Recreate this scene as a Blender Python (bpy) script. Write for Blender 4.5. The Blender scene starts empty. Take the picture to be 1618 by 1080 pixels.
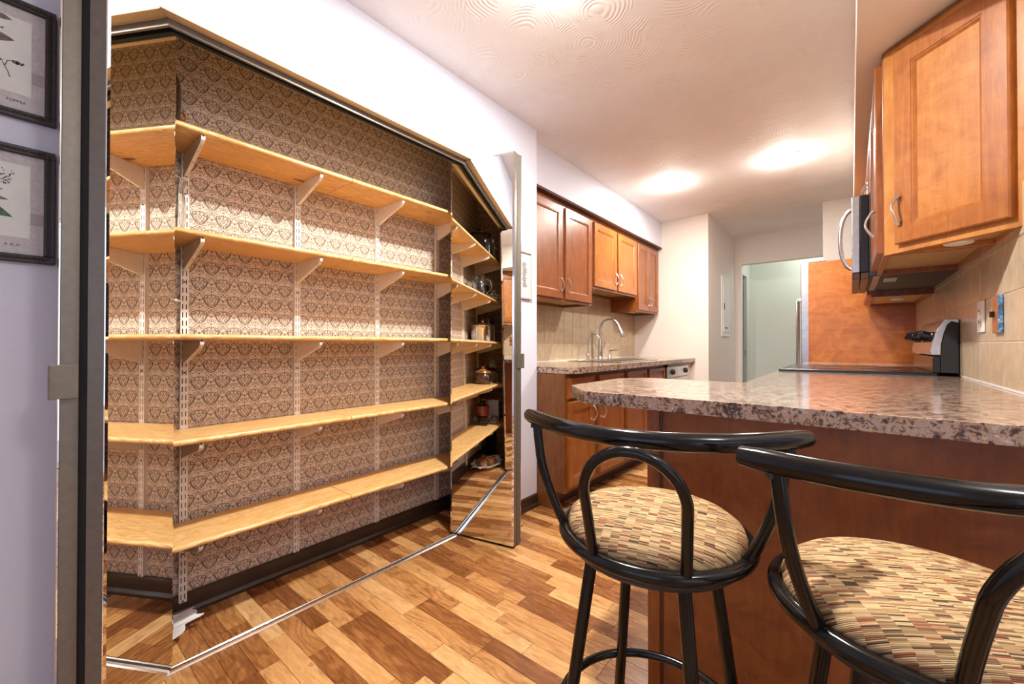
import bpy, bmesh, math, random
from mathutils import Vector, Matrix
PI = math.pi
R = math.radians
random.seed(7)
C = bpy.context.scene.collection
S = bpy.context.scene

# ------------------------------------------------------------------ camera, world, lights, exposure
cam_d = bpy.data.cameras.new('camera')
cam_d.sensor_width = 36.0
cam_d.lens = 653.1 / 1618 * 36
cam_d.clip_start = 0.02
cam = bpy.data.objects.new('camera', cam_d)
C.objects.link(cam)
cam.location = (0, 0, 1.036)
cam.rotation_euler = (R(90.451), 0, R(39.38))
S.camera = cam

S.view_settings.view_transform = 'Standard'
S.view_settings.look = 'None'
S.view_settings.gamma = 1.0
S.view_settings.use_curve_mapping = False
S.view_settings.exposure = 0.0
S.cycles.caustics_reflective = False
S.cycles.caustics_refractive = False
S.cycles.max_bounces = 10
S.cycles.diffuse_bounces = 5
S.cycles.glossy_bounces = 6

W = bpy.data.worlds.new('sky')
S.world = W
W.use_nodes = True
wn = W.node_tree
bg = wn.nodes['Background']
sky = wn.nodes.new('ShaderNodeTexSky')
sky.sky_type = 'PREETHAM'
sky.turbidity = 3.0
sky.sun_direction = (0.3, 0.5, 0.8)
mixw = wn.nodes.new('ShaderNodeMixRGB')
mixw.inputs[0].default_value = 0.5
mixw.inputs[2].default_value = (0.75, 0.85, 1.0, 1)
wn.links.new(sky.outputs[0], mixw.inputs[1])
wn.links.new(mixw.outputs[0], bg.inputs[0])
bg.inputs[1].default_value = 1.0


def lamp(name, kind, loc, power, color=(1, 1, 1), size=0.1, size_y=None, rot=(0, 0, 0), spread=None):
    d = bpy.data.lights.new(name, kind)
    d.energy = power
    d.color = color
    if kind == 'AREA':
        if size_y:
            d.shape = 'RECTANGLE'
            d.size_y = size_y
        else:
            d.shape = 'DISK'
        d.size = size
        if spread:
            d.spread = spread
    else:
        d.shadow_soft_size = size
    o = bpy.data.objects.new(name, d)
    C.objects.link(o)
    o.location = loc
    o.rotation_euler = rot
    return o


WARM = (1.0, 0.95, 0.87)
NEUT = (1.0, 0.97, 0.93)
# recessed can lamps of the kitchen, and the ceiling lamp over the bar (above the top of the frame)
CANS = [(-1.21, 3.635), (-0.37, 3.67)]
for cx, cy in CANS:
    lamp('can_light_lamp', 'AREA', (cx, cy, 2.425), 30, WARM, 0.14)
    lamp('can_light_spill', 'POINT', (cx, cy, 2.36), 6.5, WARM, 0.05)
BAR_LAMP = (-0.80, 1.22)
lamp('bar_ceiling_lamp', 'AREA', (BAR_LAMP[0], BAR_LAMP[1], 2.425), 62, NEUT, 0.10)
lamp('bar_ceiling_spill', 'POINT', (BAR_LAMP[0], BAR_LAMP[1], 2.36), 9, NEUT, 0.04)
# unseen fill lamp added beside the camera to brighten the closet
lamp('added_fill_lamp', 'POINT', (0.95, 0.45, 2.25), 34, NEUT, 0.12)
# daylight at the dining window and the patio door
lamp('window_daylight', 'AREA', (0.3, -2.55, 1.35), 12, (0.52, 0.66, 1.0), 2.4, 1.6, (R(90), 0, 0))
lamp('patio_daylight', 'AREA', (2.33, -0.7, 1.15), 7, (0.74, 0.82, 1.0), 1.8, 1.9, (0, R(90), 0))
# lamp of the back hall
lamp('hall_lamp', 'POINT', (-0.3, 6.42, 2.2), 8, (0.92, 1.0, 0.92), 0.1)


# ------------------------------------------------------------------ mesh helpers
def srgb(r, g, b):
    f = lambda c: (c / 255 / 12.92) if c / 255 <= 0.04045 else ((c / 255 + 0.055) / 1.055) ** 2.4
    return (f(r), f(g), f(b), 1.0)


class MB:
    """collects shapes into one mesh; o = world origin subtracted at build, M = placement of what is added"""

    def __init__(s, o=None, M=None):
        s.v, s.f, s.sm = [], [], []
        s.o = Vector(o) if o is not None else Vector((0, 0, 0))
        s.M = M or Matrix()

    def add(s, vs, fs, smooth=False):
        n = len(s.v)
        if s.M.determinant() < 0:
            fs = [tuple(f)[::-1] for f in fs]
        s.v += [s.M @ Vector(p) - s.o for p in vs]
        s.f += [tuple(i + n for i in f) for f in fs]
        s.sm += [smooth] * len(fs)
        return s

    def box(s, x0, x1, y0, y1, z0, z1):
        x0, x1 = min(x0, x1), max(x0, x1)
        y0, y1 = min(y0, y1), max(y0, y1)
        z0, z1 = min(z0, z1), max(z0, z1)
        return s.add([(x0, y0, z0), (x1, y0, z0), (x1, y1, z0), (x0, y1, z0), (x0, y0, z1), (x1, y0, z1), (x1, y1, z1), (x0, y1, z1)],
                     [(0, 3, 2, 1), (4, 5, 6, 7), (0, 1, 5, 4), (1, 2, 6, 5), (2, 3, 7, 6), (3, 0, 4, 7)])

    def prism(s, poly, z0, z1, ax='z', smooth=False):
        """poly in the plane across ax: z:(x,y)  x:(y,z)  y:(x,z)"""
        n = len(poly)
        def p(a, b, h):
            return {'z': (a, b, h), 'x': (h, a, b), 'y': (a, h, b)}[ax]
        vs = [p(a, b, z0) for a, b in poly] + [p(a, b, z1) for a, b in poly]
        fs = [tuple(range(n))[::-1], tuple(range(n, 2 * n))] + [(i, (i + 1) % n, n + (i + 1) % n, n + i) for i in range(n)]
        if ax == 'y':
            fs = [f[::-1] for f in fs]
        area = sum(poly[i][0] * poly[(i + 1) % n][1] - poly[(i + 1) % n][0] * poly[i][1] for i in range(n))
        if area < 0:
            fs = [f[::-1] for f in fs]
        return s.add(vs, fs, smooth)

    def tube(s, pts, r, n=12, closed=False, flat=None, cap=True):
        pts = [Vector(p) for p in pts]
        m = len(pts)
        rr = r if isinstance(r, (list, tuple)) else [r] * m
        vs, fs = [], []
        ref = None
        for i, p in enumerate(pts):
            if closed:
                t = (pts[(i + 1) % m] - pts[i - 1]).normalized()
            else:
                t = (pts[min(i + 1, m - 1)] - pts[max(i - 1, 0)]).normalized()
            if ref is None:
                up = Vector((0, 0, 1)) if abs(t.z) < 0.9 else Vector((1, 0, 0))
                ref = (up - t * up.dot(t)).normalized()
            else:
                ref = (ref - t * ref.dot(t)).normalized()
            b = t.cross(ref)
            for k in range(n):
                a = 2 * PI * k / n
                fl = flat if flat else 1.0
                vs.append(p + ref * math.cos(a) * rr[i] * fl + b * math.sin(a) * rr[i])
        for i in range(m if closed else m - 1):
            j = (i + 1) % m
            for k in range(n):
                l = (k + 1) % n
                fs.append((i * n + k, i * n + l, j * n + l, j * n + k))
        s.add(vs, fs, True)
        if cap and not closed:
            s.add(vs[:n], [tuple(range(n))[::-1]])
            s.add(vs[-n:], [tuple(range(n))])
        return s

    def lathe(s, prof, c=(0, 0, 0), n=24, smooth=True, sx=1, sy=1):
        vs, fs = [], []
        m = len(prof)
        for r, z in prof:
            for k in range(n):
                a = 2 * PI * k / n
                vs.append((c[0] + r * math.cos(a) * sx, c[1] + r * math.sin(a) * sy, c[2] + z))
        for i in range(m - 1):
            for k in range(n):
                l = (k + 1) % n
                fs.append((i * n + k, i * n + l, (i + 1) * n + l, (i + 1) * n + k))
        fs.append(tuple(range(n))[::-1])
        fs.append(tuple((m - 1) * n + k for k in range(n)))
        return s.add(vs, fs, smooth)

    def build(s, name, mat=None, parent=None, bevel=0, seg=2, tint=None, me_only=False, auto=True):
        me = bpy.data.meshes.new(name)
        me.from_pydata([tuple(p) for p in s.v], [], s.f)
        me.validate()
        for p, f in zip(me.polygons, s.sm):
            p.use_smooth = f
        if mat:
            me.materials.append(mat)
        if tint:
            at = me.attributes.new('tint', 'FLOAT', 'FACE')
            for i, t in enumerate(tint):
                at.data[i].value = t
        if any(s.sm) and auto:
            bm = bmesh.new()
            bm.from_mesh(me)
            for e in bm.edges:
                if len(e.link_faces) == 2 and e.calc_face_angle(0) > R(38):
                    e.smooth = False
            bm.to_mesh(me)
            bm.free()
        if me_only:
            return me
        return link(name, me, parent, bevel, seg)


def link(name, me, parent=None, bevel=0, seg=2):
    o = bpy.data.objects.new(name, me)
    C.objects.link(o)
    if parent:
        o.parent = parent
    if bevel:
        b = o.modifiers.new('bevel', 'BEVEL')
        b.width = bevel
        b.segments = seg
        b.limit_method = 'ANGLE'
        b.angle_limit = R(40)
        b.harden_normals = False
    return o


def tag(o, label=None, cat=None, group=None, kind=None):
    if label:
        o['label'] = label
    if cat:
        o['category'] = cat
    if group:
        o['group'] = group
    if kind:
        o['kind'] = kind
    return o


def thing(name, label, cat, loc=(0, 0, 0), rz=0, group=None):
    o = bpy.data.objects.new(name, None)
    o.empty_display_size = 0.05
    C.objects.link(o)
    o.location = loc
    o.rotation_euler = (0, 0, rz)
    return tag(o, label, cat, group)


def struct(o):
    o['kind'] = 'structure'
    return o


def dup(o, parent=None):
    c = o.copy()
    C.objects.link(c)
    if parent:
        c.parent = parent
    for ch in list(o.children):
        dup(ch, c)
    return c


def frame(org, a, n):
    """matrix: local x = a, local y = up, local z = outward n"""
    a, n = Vector(a).normalized(), Vector(n).normalized()
    u = Vector((0, 0, 1))
    m = Matrix((a, u, n)).transposed().to_4x4()
    m.translation = Vector(org)
    return m


def bez(p0, p1, p2, p3, n=10):
    p0, p1, p2, p3 = map(Vector, (p0, p1, p2, p3))
    return [p0 * (1 - t) ** 3 + p1 * 3 * t * (1 - t) ** 2 + p2 * 3 * t * t * (1 - t) + p3 * t ** 3 for t in [i / n for i in range(n + 1)]]


def spline(pts, n=6):
    """Catmull-Rom through pts"""
    pts = [Vector(p) for p in pts]
    P = [pts[0] * 2 - pts[1]] + pts + [pts[-1] * 2 - pts[-2]]
    out = []
    for i in range(1, len(P) - 2):
        a, b, c, d = P[i - 1:i + 3]
        for k in range(n):
            t = k / n
            out.append(0.5 * ((2 * b) + (c - a) * t + (2 * a - 5 * b + 4 * c - d) * t * t + (3 * b - a - 3 * c + d) * t ** 3))
    out.append(pts[-1])
    return out


# ------------------------------------------------------------------ material helpers
class E_:
    """socket with arithmetic"""

    def __init__(s, nt, sock):
        s.nt, s.s = nt, sock

    def m(s, op, *args):
        n = s.nt.nodes.new('ShaderNodeMath')
        n.operation = op
        for i, x in enumerate((s,) + args):
            if isinstance(x, E_):
                s.nt.links.new(x.s, n.inputs[i])
            else:
                n.inputs[i].default_value = x
        return E_(s.nt, n.outputs[0])

    def __add__(s, o): return s.m('ADD', o)
    __radd__ = __add__
    def __sub__(s, o): return s.m('SUBTRACT', o)
    def __rsub__(s, o): return (s * -1) + o
    def __mul__(s, o): return s.m('MULTIPLY', o)
    __rmul__ = __mul__
    def __truediv__(s, o): return s.m('DIVIDE', o)
    def abs(s): return s.m('ABSOLUTE')
    def floor(s): return s.m('FLOOR')
    def fract(s): return s.m('FRACT')
    def sqrt(s): return s.m('SQRT')
    def max(s, o): return s.m('MAXIMUM', o)
    def min(s, o): return s.m('MINIMUM', o)
    def sin(s): return s.m('SINE')
    def lt(s, o): return s.m('LESS_THAN', o)
    def gt(s, o): return s.m('GREATER_THAN', o)
    def step(s, lo, hi):
        n = s.nt.nodes.new('ShaderNodeMapRange')
        n.interpolation_type = 'SMOOTHSTEP'
        s.nt.links.new(s.s, n.inputs[0])
        n.inputs[1].default_value, n.inputs[2].default_value = lo, hi
        return E_(s.nt, n.outputs[0])


class Mat:
    def __init__(s, name, rough=0.5, metal=0.0, color=None, coat=0, spec=0.5):
        s.m = bpy.data.materials.new(name)
        s.m.use_nodes = True
        s.nt = s.m.node_tree
        s.b = s.nt.nodes['Principled BSDF']
        s.b.inputs['Roughness'].default_value = rough
        s.b.inputs['Metallic'].default_value = metal
        s.b.inputs['Specular IOR Level'].default_value = spec
        if coat:
            s.b.inputs['Coat Weight'].default_value = coat
            s.b.inputs['Coat Roughness'].default_value = 0.12
        if color:
            s.b.inputs['Base Color'].default_value = color
        s._tc = None

    def node(s, t, **kw):
        n = s.nt.nodes.new('ShaderNode' + t)
        for k, v in kw.items():
            setattr(n, k, v)
        return n

    def coord(s, kind='Object'):
        if not s._tc:
            s._tc = s.node('TexCoord')
        return s._tc.outputs[kind]

    def world(s):
        return s.node('NewGeometry').outputs['Position']

    def link(s, a, b):
        s.nt.links.new(a.s if isinstance(a, E_) else a, b)

    def xyz(s, sock):
        n = s.node('SeparateXYZ')
        s.link(sock, n.inputs[0])
        return [E_(s.nt, o) for o in n.outputs]

    def vec(s, x, y, z):
        n = s.node('CombineXYZ')
        for i, q in enumerate((x, y, z)):
            if isinstance(q, E_):
                s.link(q, n.inputs[i])
            else:
                n.inputs[i].default_value = q
        return n.outputs[0]

    def scaled(s, sock, sc, off=None):
        n = s.node('Mapping')
        s.link(sock, n.inputs[0])
        n.inputs['Scale'].default_value = sc
        if off is not None:
            s.link(off, n.inputs['Location'])
        return n.outputs[0]

    def noise(s, vec, scale=5, detail=3, rough=0.5, dist=0.0, dim='3D'):
        n = s.node('TexNoise')
        n.noise_dimensions = dim
        s.link(vec, n.inputs['Vector'])
        n.inputs['Scale'].default_value = scale
        n.inputs['Detail'].default_value = detail
        n.inputs['Roughness'].default_value = rough
        n.inputs['Distortion'].default_value = dist
        return E_(s.nt, n.outputs[0])

    def white(s, vec):
        n = s.node('TexWhiteNoise')
        n.noise_dimensions = '3D'
        s.link(vec, n.inputs[0])
        return E_(s.nt, n.outputs[0])

    def voronoi(s, vec, scale, feature='F1'):
        n = s.node('TexVoronoi')
        n.feature = feature
        s.link(vec, n.inputs['Vector'])
        n.inputs['Scale'].default_value = scale
        return n

    def ramp(s, fac, stops, interp='LINEAR'):
        n = s.node('ValToRGB')
        s.link(fac, n.inputs[0])
        cr = n.color_ramp
        cr.interpolation = interp
        while len(cr.elements) < len(stops):
            cr.elements.new(0.5)
        for e, (p, c) in zip(cr.elements, stops):
            e.position = p
            e.color = c if len(c) == 4 else (*c, 1)
        return n.outputs[0]

    def mix(s, fac, a, b, mode='MIX'):
        n = s.node('MixRGB')
        n.blend_type = mode
        for i, q in enumerate((fac, a, b)):
            if isinstance(q, E_) or hasattr(q, 'is_linked'):
                s.link(q, n.inputs[i])
            elif i == 0:
                n.inputs[0].default_value = q
            else:
                n.inputs[i].default_value = q if len(q) == 4 else (*q, 1)
        return n.outputs[0]

    def base(s, c):
        s.link(c, s.b.inputs['Base Color'])
        return s

    def roughness(s, e):
        s.link(e, s.b.inputs['Roughness'])

    def bump(s, h, strength=0.2, dist=0.002):
        n = s.node('Bump')
        n.inputs['Strength'].default_value = strength
        n.inputs['Distance'].default_value = dist
        s.link(h, n.inputs['Height'])
        s.link(n.outputs[0], s.b.inputs['Normal'])

    def rnd(s):
        return E_(s.nt, s.node('ObjectInfo').outputs['Random'])


def plain(name, c, rough=0.5, metal=0.0, noise=0.06, scale=30, coat=0, bump=0):
    """plain colour with a faint procedural mottling"""
    m = Mat(name, rough, metal, coat=coat)
    n = m.noise(m.coord(), scale, 3)
    d = tuple(max(0, x * (1 - noise * 2)) for x in c[:3])
    l = tuple(min(1, x * (1 + noise * 2)) for x in c[:3])
    m.base(m.ramp(n, [(0.3, d), (0.7, l)]))
    if bump:
        m.bump(n, bump, 0.001)
    return m.m


def wall_paint(name, c):
    m = Mat(name, 0.6, spec=0.3)
    n = m.noise(m.world(), 180, 3)
    m.base(m.ramp(n, [(0.3, tuple(x * 0.97 for x in c)), (0.7, c)]))
    m.bump(n, 0.08, 0.001)
    return m.m


def wood(name, dark, mid, light, axis='z', rough=0.35, coat=0.3, scale=1.0, figure=0.35, line=0.25, curl=0):
    """stained timber with grain along axis, cloudy figure"""
    m = Mat(name, rough, coat=coat)
    r = m.rnd() * 37.0
    k = {'x': (1.2, 14, 14), 'y': (14, 1.2, 14), 'z': (14, 14, 1.2)}[axis]
    off = m.vec(r, r, r)
    g = m.noise(m.scaled(m.coord(), tuple(q * scale for q in k), off), 5, 5, 0.6, 0.6)
    cl = m.noise(m.scaled(m.coord(), (1, 1, 1), off), 9 * scale, 4, 0.6, 1.5)
    t = g * (1 - figure) + cl * figure
    col = m.ramp(t, [(0.28, dark), (0.48, mid), (0.72, light)])
    fine = m.noise(m.scaled(m.coord(), tuple(q * 6 * scale for q in k), off), 6, 3, 0.6)
    col = m.mix(fine.step(0.35, 0.65) * line, col, tuple(q * 0.72 for q in mid[:3]))
    if curl:
        cu = m.noise(m.scaled(m.coord(), (7, 7, 60), off), 3.2, 3, 0.6, 0.9)
        col = m.mix(cu.step(0.52, 0.72) * curl, col, tuple(q * 0.62 for q in mid[:3]))
    m.base(col)
    m.bump(g, 0.05, 0.001)
    return m.m


M = {}
M['paint'] = wall_paint('lavender_white_paint', (0.715, 0.72, 0.82))
M['paint_warm'] = wall_paint('cream_paint', (0.80, 0.73, 0.655))
M['paint_tan'] = wall_paint('header_tan_paint', (0.80, 0.66, 0.48))
M['paint_green'] = wall_paint('pale_green_paint', (0.72, 0.76, 0.70))

# ceiling with combed swirls
m = Mat('swirl_ceiling', 0.7, spec=0.25)
vo = m.voronoi(m.scaled(m.world(), (1, 1, 0)), 3.2)
d = E_(m.nt, vo.outputs['Distance'])
wob = m.noise(m.world(), 6, 2)
ring = ((d * 150.0 + wob * 22.0).sin()) * 0.5 + 0.5
fine = m.noise(m.world(), 140, 2)
m.base(m.ramp(m.noise(m.world(), 2.2, 3), [(0.3, (0.84, 0.815, 0.80)), (0.7, (0.90, 0.88, 0.87))]))
arc = m.noise(m.world(), 7, 2).step(0.42, 0.60)
m.bump(ring * arc * 0.8 + fine * 0.4, 0.36, 0.006)
M['ceiling'] = m.m

# damask wallpaper, motif pitch 80 mm, rows 65.6 mm with half drop (mm units inside)
m = Mat('damask_wallpaper', 0.65, spec=0.25)
px, py, pz = m.xyz(m.world())
PW, PH = 80.0, 65.6
wy = py * 1000.0 + px * 1000.0 * 1.0
row = (pz * (1000.0 / PH)).floor()
shift = (row * 0.5).fract() * PW
X = (((wy + shift) * (1 / PW)).fract() - 0.5).abs() * PW
Yv = ((pz * (1000.0 / PH)).fract() - 0.5) * PH
jag = m.noise(m.vec(X, Yv, 0.0), 0.32, 2) - 0.5
jag2 = m.noise(m.world(), 700, 2)


def ring_(cx, cy, r, w, xs=1.0, ys=1.0):
    dx, dy = (X - cx) * xs, (Yv - cy) * ys
    d = ((dx * dx + dy * dy).sqrt() - r).abs() + jag * 2.5
    return 1.0 - d.step(w - 0.7, w + 0.7)


def blob(cx, cy, a, b, ang):
    c, s_ = math.cos(R(ang)), math.sin(R(ang))
    dx, dy = X - cx, Yv - cy
    u = (dx * c + dy * s_) * (1 / a)
    v = (dy * c - dx * s_) * (1 / b)
    return 1.0 - ((u * u + v * v).sqrt() + jag * 0.25).step(0.85, 1.15)


g = (((Yv + 25.0) * (1 / 34.0)).max(0.0).min(1.0)).sqrt() * 27.0
lobe = ((Yv + jag * 6.0) * 0.55).sin().abs() * 2.0
side = (1.0 - ((X - g).abs() + jag * 6.0 - lobe).step(1.4, 3.2)) * Yv.gt(-27.0) * Yv.lt(12.0)
dia = ((X * (1 / 7.0)) + (Yv - 5.0).abs() * (1 / 9.5) - 1.0).abs() + jag * 0.3
mot = side.max(1.0 - dia.step(0.16, 0.30))
for q in (ring_(18.5, 15.5, 6.4, 1.7), blob(17.5, 14.5, 2.3, 2.3, 0), blob(26, 8, 5.0, 2.0, 60),
          blob(9.0, -9.5, 8.5, 3.9, 60) - blob(9.3, -9.0, 5.0, 1.6, 60) * 0.9, blob(0, 5, 1.6, 2.4, 0),
          blob(13.5, 2.5, 4.5, 1.6, 70), blob(9.5, 13, 3.5, 1.5, 40), blob(0, -20, 2.4, 5.5, 0), blob(0, 18.5, 1.6, 4.5, 0),
          blob(0, 26, 2.2, 4.5, 0), blob(5.5, 24.5, 5.0, 1.6, 50), blob(11.5, 24, 4.5, 1.5, 5),
          ring_(36, -13, 4.2, 1.2), ring_(33.5, 22, 3.6, 1.2), blob(29, -21, 5.5, 1.5, -42), blob(38.5, 2, 1.8, 5.0, 0), blob(33, 5, 1.5, 4.0, 30), blob(25, 29, 5.0, 1.5, 20),
          blob(18, -26, 5.0, 1.5, 20), blob(39, 30, 2.0, 4.0, 0), blob(39, -27, 2.4, 3.0, 0), blob(9, -30, 5, 1.4, 35), blob(26, -12, 1.5, 4.0, -20), blob(30, 13, 1.4, 3.6, -30)):
    mot = mot.max(q)
mot = mot.max(0.0) * jag2.step(0.25, 0.5)
paper = m.mix(m.noise(m.world(), 60, 3), (0.68, 0.545, 0.43), (0.73, 0.595, 0.48))
m.base(m.mix(mot, paper, (0.135, 0.098, 0.082)))
M['wallpaper'] = m.m

M['baseboard'] = wood('dark_baseboard', (0.012, 0.007, 0.004), (0.03, 0.016, 0.008), (0.06, 0.03, 0.015), 'y', 0.4, 0.2)

# laminate strips
m = Mat('walnut_strip_laminate', 0.22)
at = m.node('Attribute')
at.attribute_name = 'tint'
rr = (m.rnd() + E_(m.nt, at.outputs['Fac'])).fract()
off = m.vec(rr * 91.0, rr * 53.0, rr * 17.0)
pos = m.scaled(m.world(), (1, 1, 1), off)
grain = m.noise(m.scaled(pos, (1.6, 11, 4)), 4, 5, 0.65, 1.2)
qx, qy, qz = m.xyz(pos)
warp = m.noise(m.scaled(pos, (2.2, 7, 4)), 1.6, 1, 0.4, 0.5)
lines = ((qy * 240.0 + warp * 46.0).sin() * 0.5 + 0.5)
fine = m.noise(m.scaled(pos, (4, 110, 4)), 4, 3, 0.6)
tone = rr * 0.48 + grain * 0.48 + fine * 0.10 - 0.05
col = m.ramp(tone, [(0.14, srgb(98, 56, 28)), (0.30, srgb(142, 88, 46)), (0.46, srgb(182, 126, 72)), (0.62, srgb(206, 154, 96)), (0.84, srgb(226, 188, 134))])
amt = (1.0 - rr.step(0.15, 0.9)) * 0.42 + 0.10
col = m.mix(lines.step(0.45, 1.0) * amt, col, srgb(112, 64, 32))
patch = m.noise(m.scaled(pos, (2.2, 9, 4)), 2.4, 4, 0.62, 1.8)
col = m.mix(patch.step(0.54, 0.70) * (0.85 - rr * 0.5), col, srgb(104, 58, 30))
streak = m.noise(m.scaled(pos, (1.2, 34, 4)), 4, 4, 0.7, 2.2)
col = m.mix(streak.step(0.60, 0.72) * 0.6, col, srgb(84, 46, 24))
m.base(col)
m.roughness(grain * 0.14 + 0.20)
M['plank'] = m.m
M['subfloor'] = plain('dark_floor_joint', (0.06, 0.03, 0.015), 0.6)

# knotty pine
m = Mat('knotty_pine', 0.38, coat=0.15)
r = m.rnd() * 29.0
p2 = m.scaled(m.coord(), (1, 1, 0.25), m.vec(r, r, r))
wv = m.noise(m.scaled(p2, (9, 0.9, 9)), 5, 3, 0.55, 1.2)
ln = ((wv * 36.0).sin() * 0.5 + 0.5)
col = m.mix(ln * 0.85, srgb(240, 202, 138), srgb(212, 150, 76))
col = m.mix(m.noise(p2, 2.5, 2).step(0.4, 0.7) * 0.5, col, srgb(228, 176, 104))
kv = m.voronoi(m.scaled(p2, (8.0, 2.6, 0.0)), 1.15)
kd = E_(m.nt, kv.outputs['Distance'])
kr = m.xyz(kv.outputs['Color'])[0]
knot = (1.0 - (kd + m.noise(p2, 60, 2) * 0.05).step(0.10, 0.16)) * kr.gt(0.62)
col = m.mix(knot * 0.92, col, srgb(112, 58, 22))
m.base(col)
M['pine'] = m.m

M['cherry'] = wood('cherry_stained_maple', srgb(98, 46, 15), srgb(136, 72, 26), srgb(168, 98, 40), 'z')
M['cherry_light'] = wood('honey_stained_maple', srgb(150, 86, 34), srgb(182, 116, 50), srgb(206, 144, 72), 'z', figure=0.6)
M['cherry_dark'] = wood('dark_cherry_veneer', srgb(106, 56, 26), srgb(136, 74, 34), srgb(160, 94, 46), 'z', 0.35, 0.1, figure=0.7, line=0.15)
M['base_side_and_shade'] = wood('brown_side_and_frame_shade', srgb(80, 44, 18), srgb(108, 62, 26), srgb(132, 82, 36), 'z', 0.4, 0.1, figure=0.5)
M['panel_wood'] = wood('fridge_panel_veneer', srgb(136, 72, 26), srgb(168, 96, 36), srgb(192, 122, 52), 'x', 0.3, 0.3, figure=0.6, line=0.15)
M['tan_ply'] = wood('tan_plywood', srgb(176, 140, 92), srgb(190, 154, 104), srgb(204, 168, 118), 'y', 0.5, 0)
M['curly_maple'] = wood('curly_honey_maple', srgb(150, 86, 34), srgb(180, 112, 48), srgb(202, 138, 68), 'z', figure=0.6, curl=0.6)
M['maple_mid'] = wood('amber_stained_maple', srgb(126, 66, 24), srgb(160, 92, 36), srgb(186, 120, 54), 'z', figure=0.5)
M['stripwood'] = wood('dark_stained_strip', srgb(46, 22, 10), srgb(70, 34, 16), srgb(90, 46, 22), 'y', 0.4, 0.1)

# speckled laminate stone
m = Mat('speckled_stone_laminate', 0.18, coat=0.25)
w = m.world()
a = m.noise(w, 42, 5, 0.7, 0.9)
b = m.noise(w, 140, 3, 0.6)
t = a * 0.75 + b * 0.25
col = m.ramp(t, [(0.36, srgb(38, 32, 33)), (0.43, srgb(92, 74, 68)), (0.475, srgb(138, 112, 98)), (0.515, srgb(194, 160, 128)), (0.56, srgb(150, 134, 132)), (0.66, srgb(220, 194, 166))])
dk = m.noise(w, 70, 4, 0.7, 1.0)
col = m.mix(dk.step(0.56, 0.62) * 0.85, col, srgb(38, 32, 34))
m.base(col)
m.b.inputs['Roughness'].default_value = 0.13
M['stone'] = m.m

# beige wall tile
m = Mat('beige_wall_tile', 0.28)
r = m.rnd()
n = m.noise(m.world(), 22, 4, 0.6)
n2 = m.noise(m.scaled(m.world(), (8, 8, 1.2)), 14, 3)
col = m.ramp(n * 0.6 + n2 * 0.3 + r * 0.1, [(0.3, srgb(178, 156, 128)), (0.55, srgb(200, 180, 150)), (0.75, srgb(214, 196, 168))])
m.base(col)
M['tile'] = m.m
M['grout'] = plain('pale_grout', srgb(232, 222, 200)[:3], 0.8, 0, 0.03, 90)

M['nickel'] = plain('satin_nickel', (0.62, 0.58, 0.53), 0.28, 1.0, 0.04, 60)
M['bronze'] = plain('champagne_aluminium', (0.15, 0.13, 0.105), 0.42, 0.35, 0.04, 60)
M['steel'] = plain('brushed_steel', (0.60, 0.58, 0.56), 0.25, 1.0, 0.05, 40)
M['chrome'] = plain('bright_steel', (0.80, 0.78, 0.76), 0.12, 1.0, 0.02, 40)
M['darkgap'] = plain('black_parts_and_gap_shade', (0.008, 0.008, 0.008), 0.7)
M['black'] = plain('gloss_black_plastic', (0.010, 0.010, 0.011), 0.22)
M['blackmetal'] = plain('black_enamel_tube', (0.006, 0.0055, 0.005), 0.15, 0.0, 0.2, 40)
M['blackmetal'].node_tree.nodes['Principled BSDF'].inputs['Specular IOR Level'].default_value = 0.38
M['blackmatte'] = plain('dark_plastic', (0.02, 0.02, 0.022), 0.55)
M['white_metal'] = plain('white_enamel_metal', (0.84, 0.78, 0.72), 0.4, 0, 0.02)
M['white'] = plain('white_plastic', (0.82, 0.80, 0.76), 0.4, 0, 0.02)
M['porcelain'] = plain('white_glazed_ceramic', (0.86, 0.86, 0.85), 0.12, 0, 0.02, coat=0.5)
M['amber'] = plain('amber_stoneware', (0.30, 0.12, 0.03), 0.15, 0, 0.3, 40, coat=0.5)
M['redceramic'] = plain('red_glazed_ceramic', (0.14, 0.014, 0.010), 0.15, 0, 0.1, coat=0.5)
M['darkbrown'] = plain('dark_brown_glaze', (0.045, 0.018, 0.008), 0.12, 0, 0.3, 20, coat=0.6)
M['paper'] = plain('paper_pages', (0.72, 0.64, 0.52), 0.8, 0, 0.04)
M['hall_dark'] = plain('dark_blue_door', (0.006, 0.010, 0.022), 0.35)

m = Mat('mirror_silver', 0.0, 1.0, (0.90, 0.91, 0.90, 1))
M['mirror'] = m.m


def glass(name, c, rough=0.0):
    m = Mat(name, rough, 0, c)
    m.b.inputs['Transmission Weight'].default_value = 1.0
    m.b.inputs['IOR'].default_value = 1.45
    return m.m


M['glass'] = glass('clear_jar_glass', (0.92, 0.95, 0.93, 1))
M['smoke'] = glass('smoked_glass', (0.42, 0.34, 0.28, 1), 0.05)
M['tealglass'] = glass('teal_glass', (0.25, 0.60, 0.60, 1), 0.05)
M['greenglass'] = glass('green_bottle_glass', (0.05, 0.32, 0.14, 1))


def emit(name, c, strength):
    m = Mat(name, 0.5, 0, c)
    m.b.inputs['Emission Color'].default_value = c
    m.b.inputs['Emission Strength'].default_value = strength
    return m.m


M['lens'] = emit('lit_lamp_lens', (1.0, 0.93, 0.82, 1), 6.0)

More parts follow.
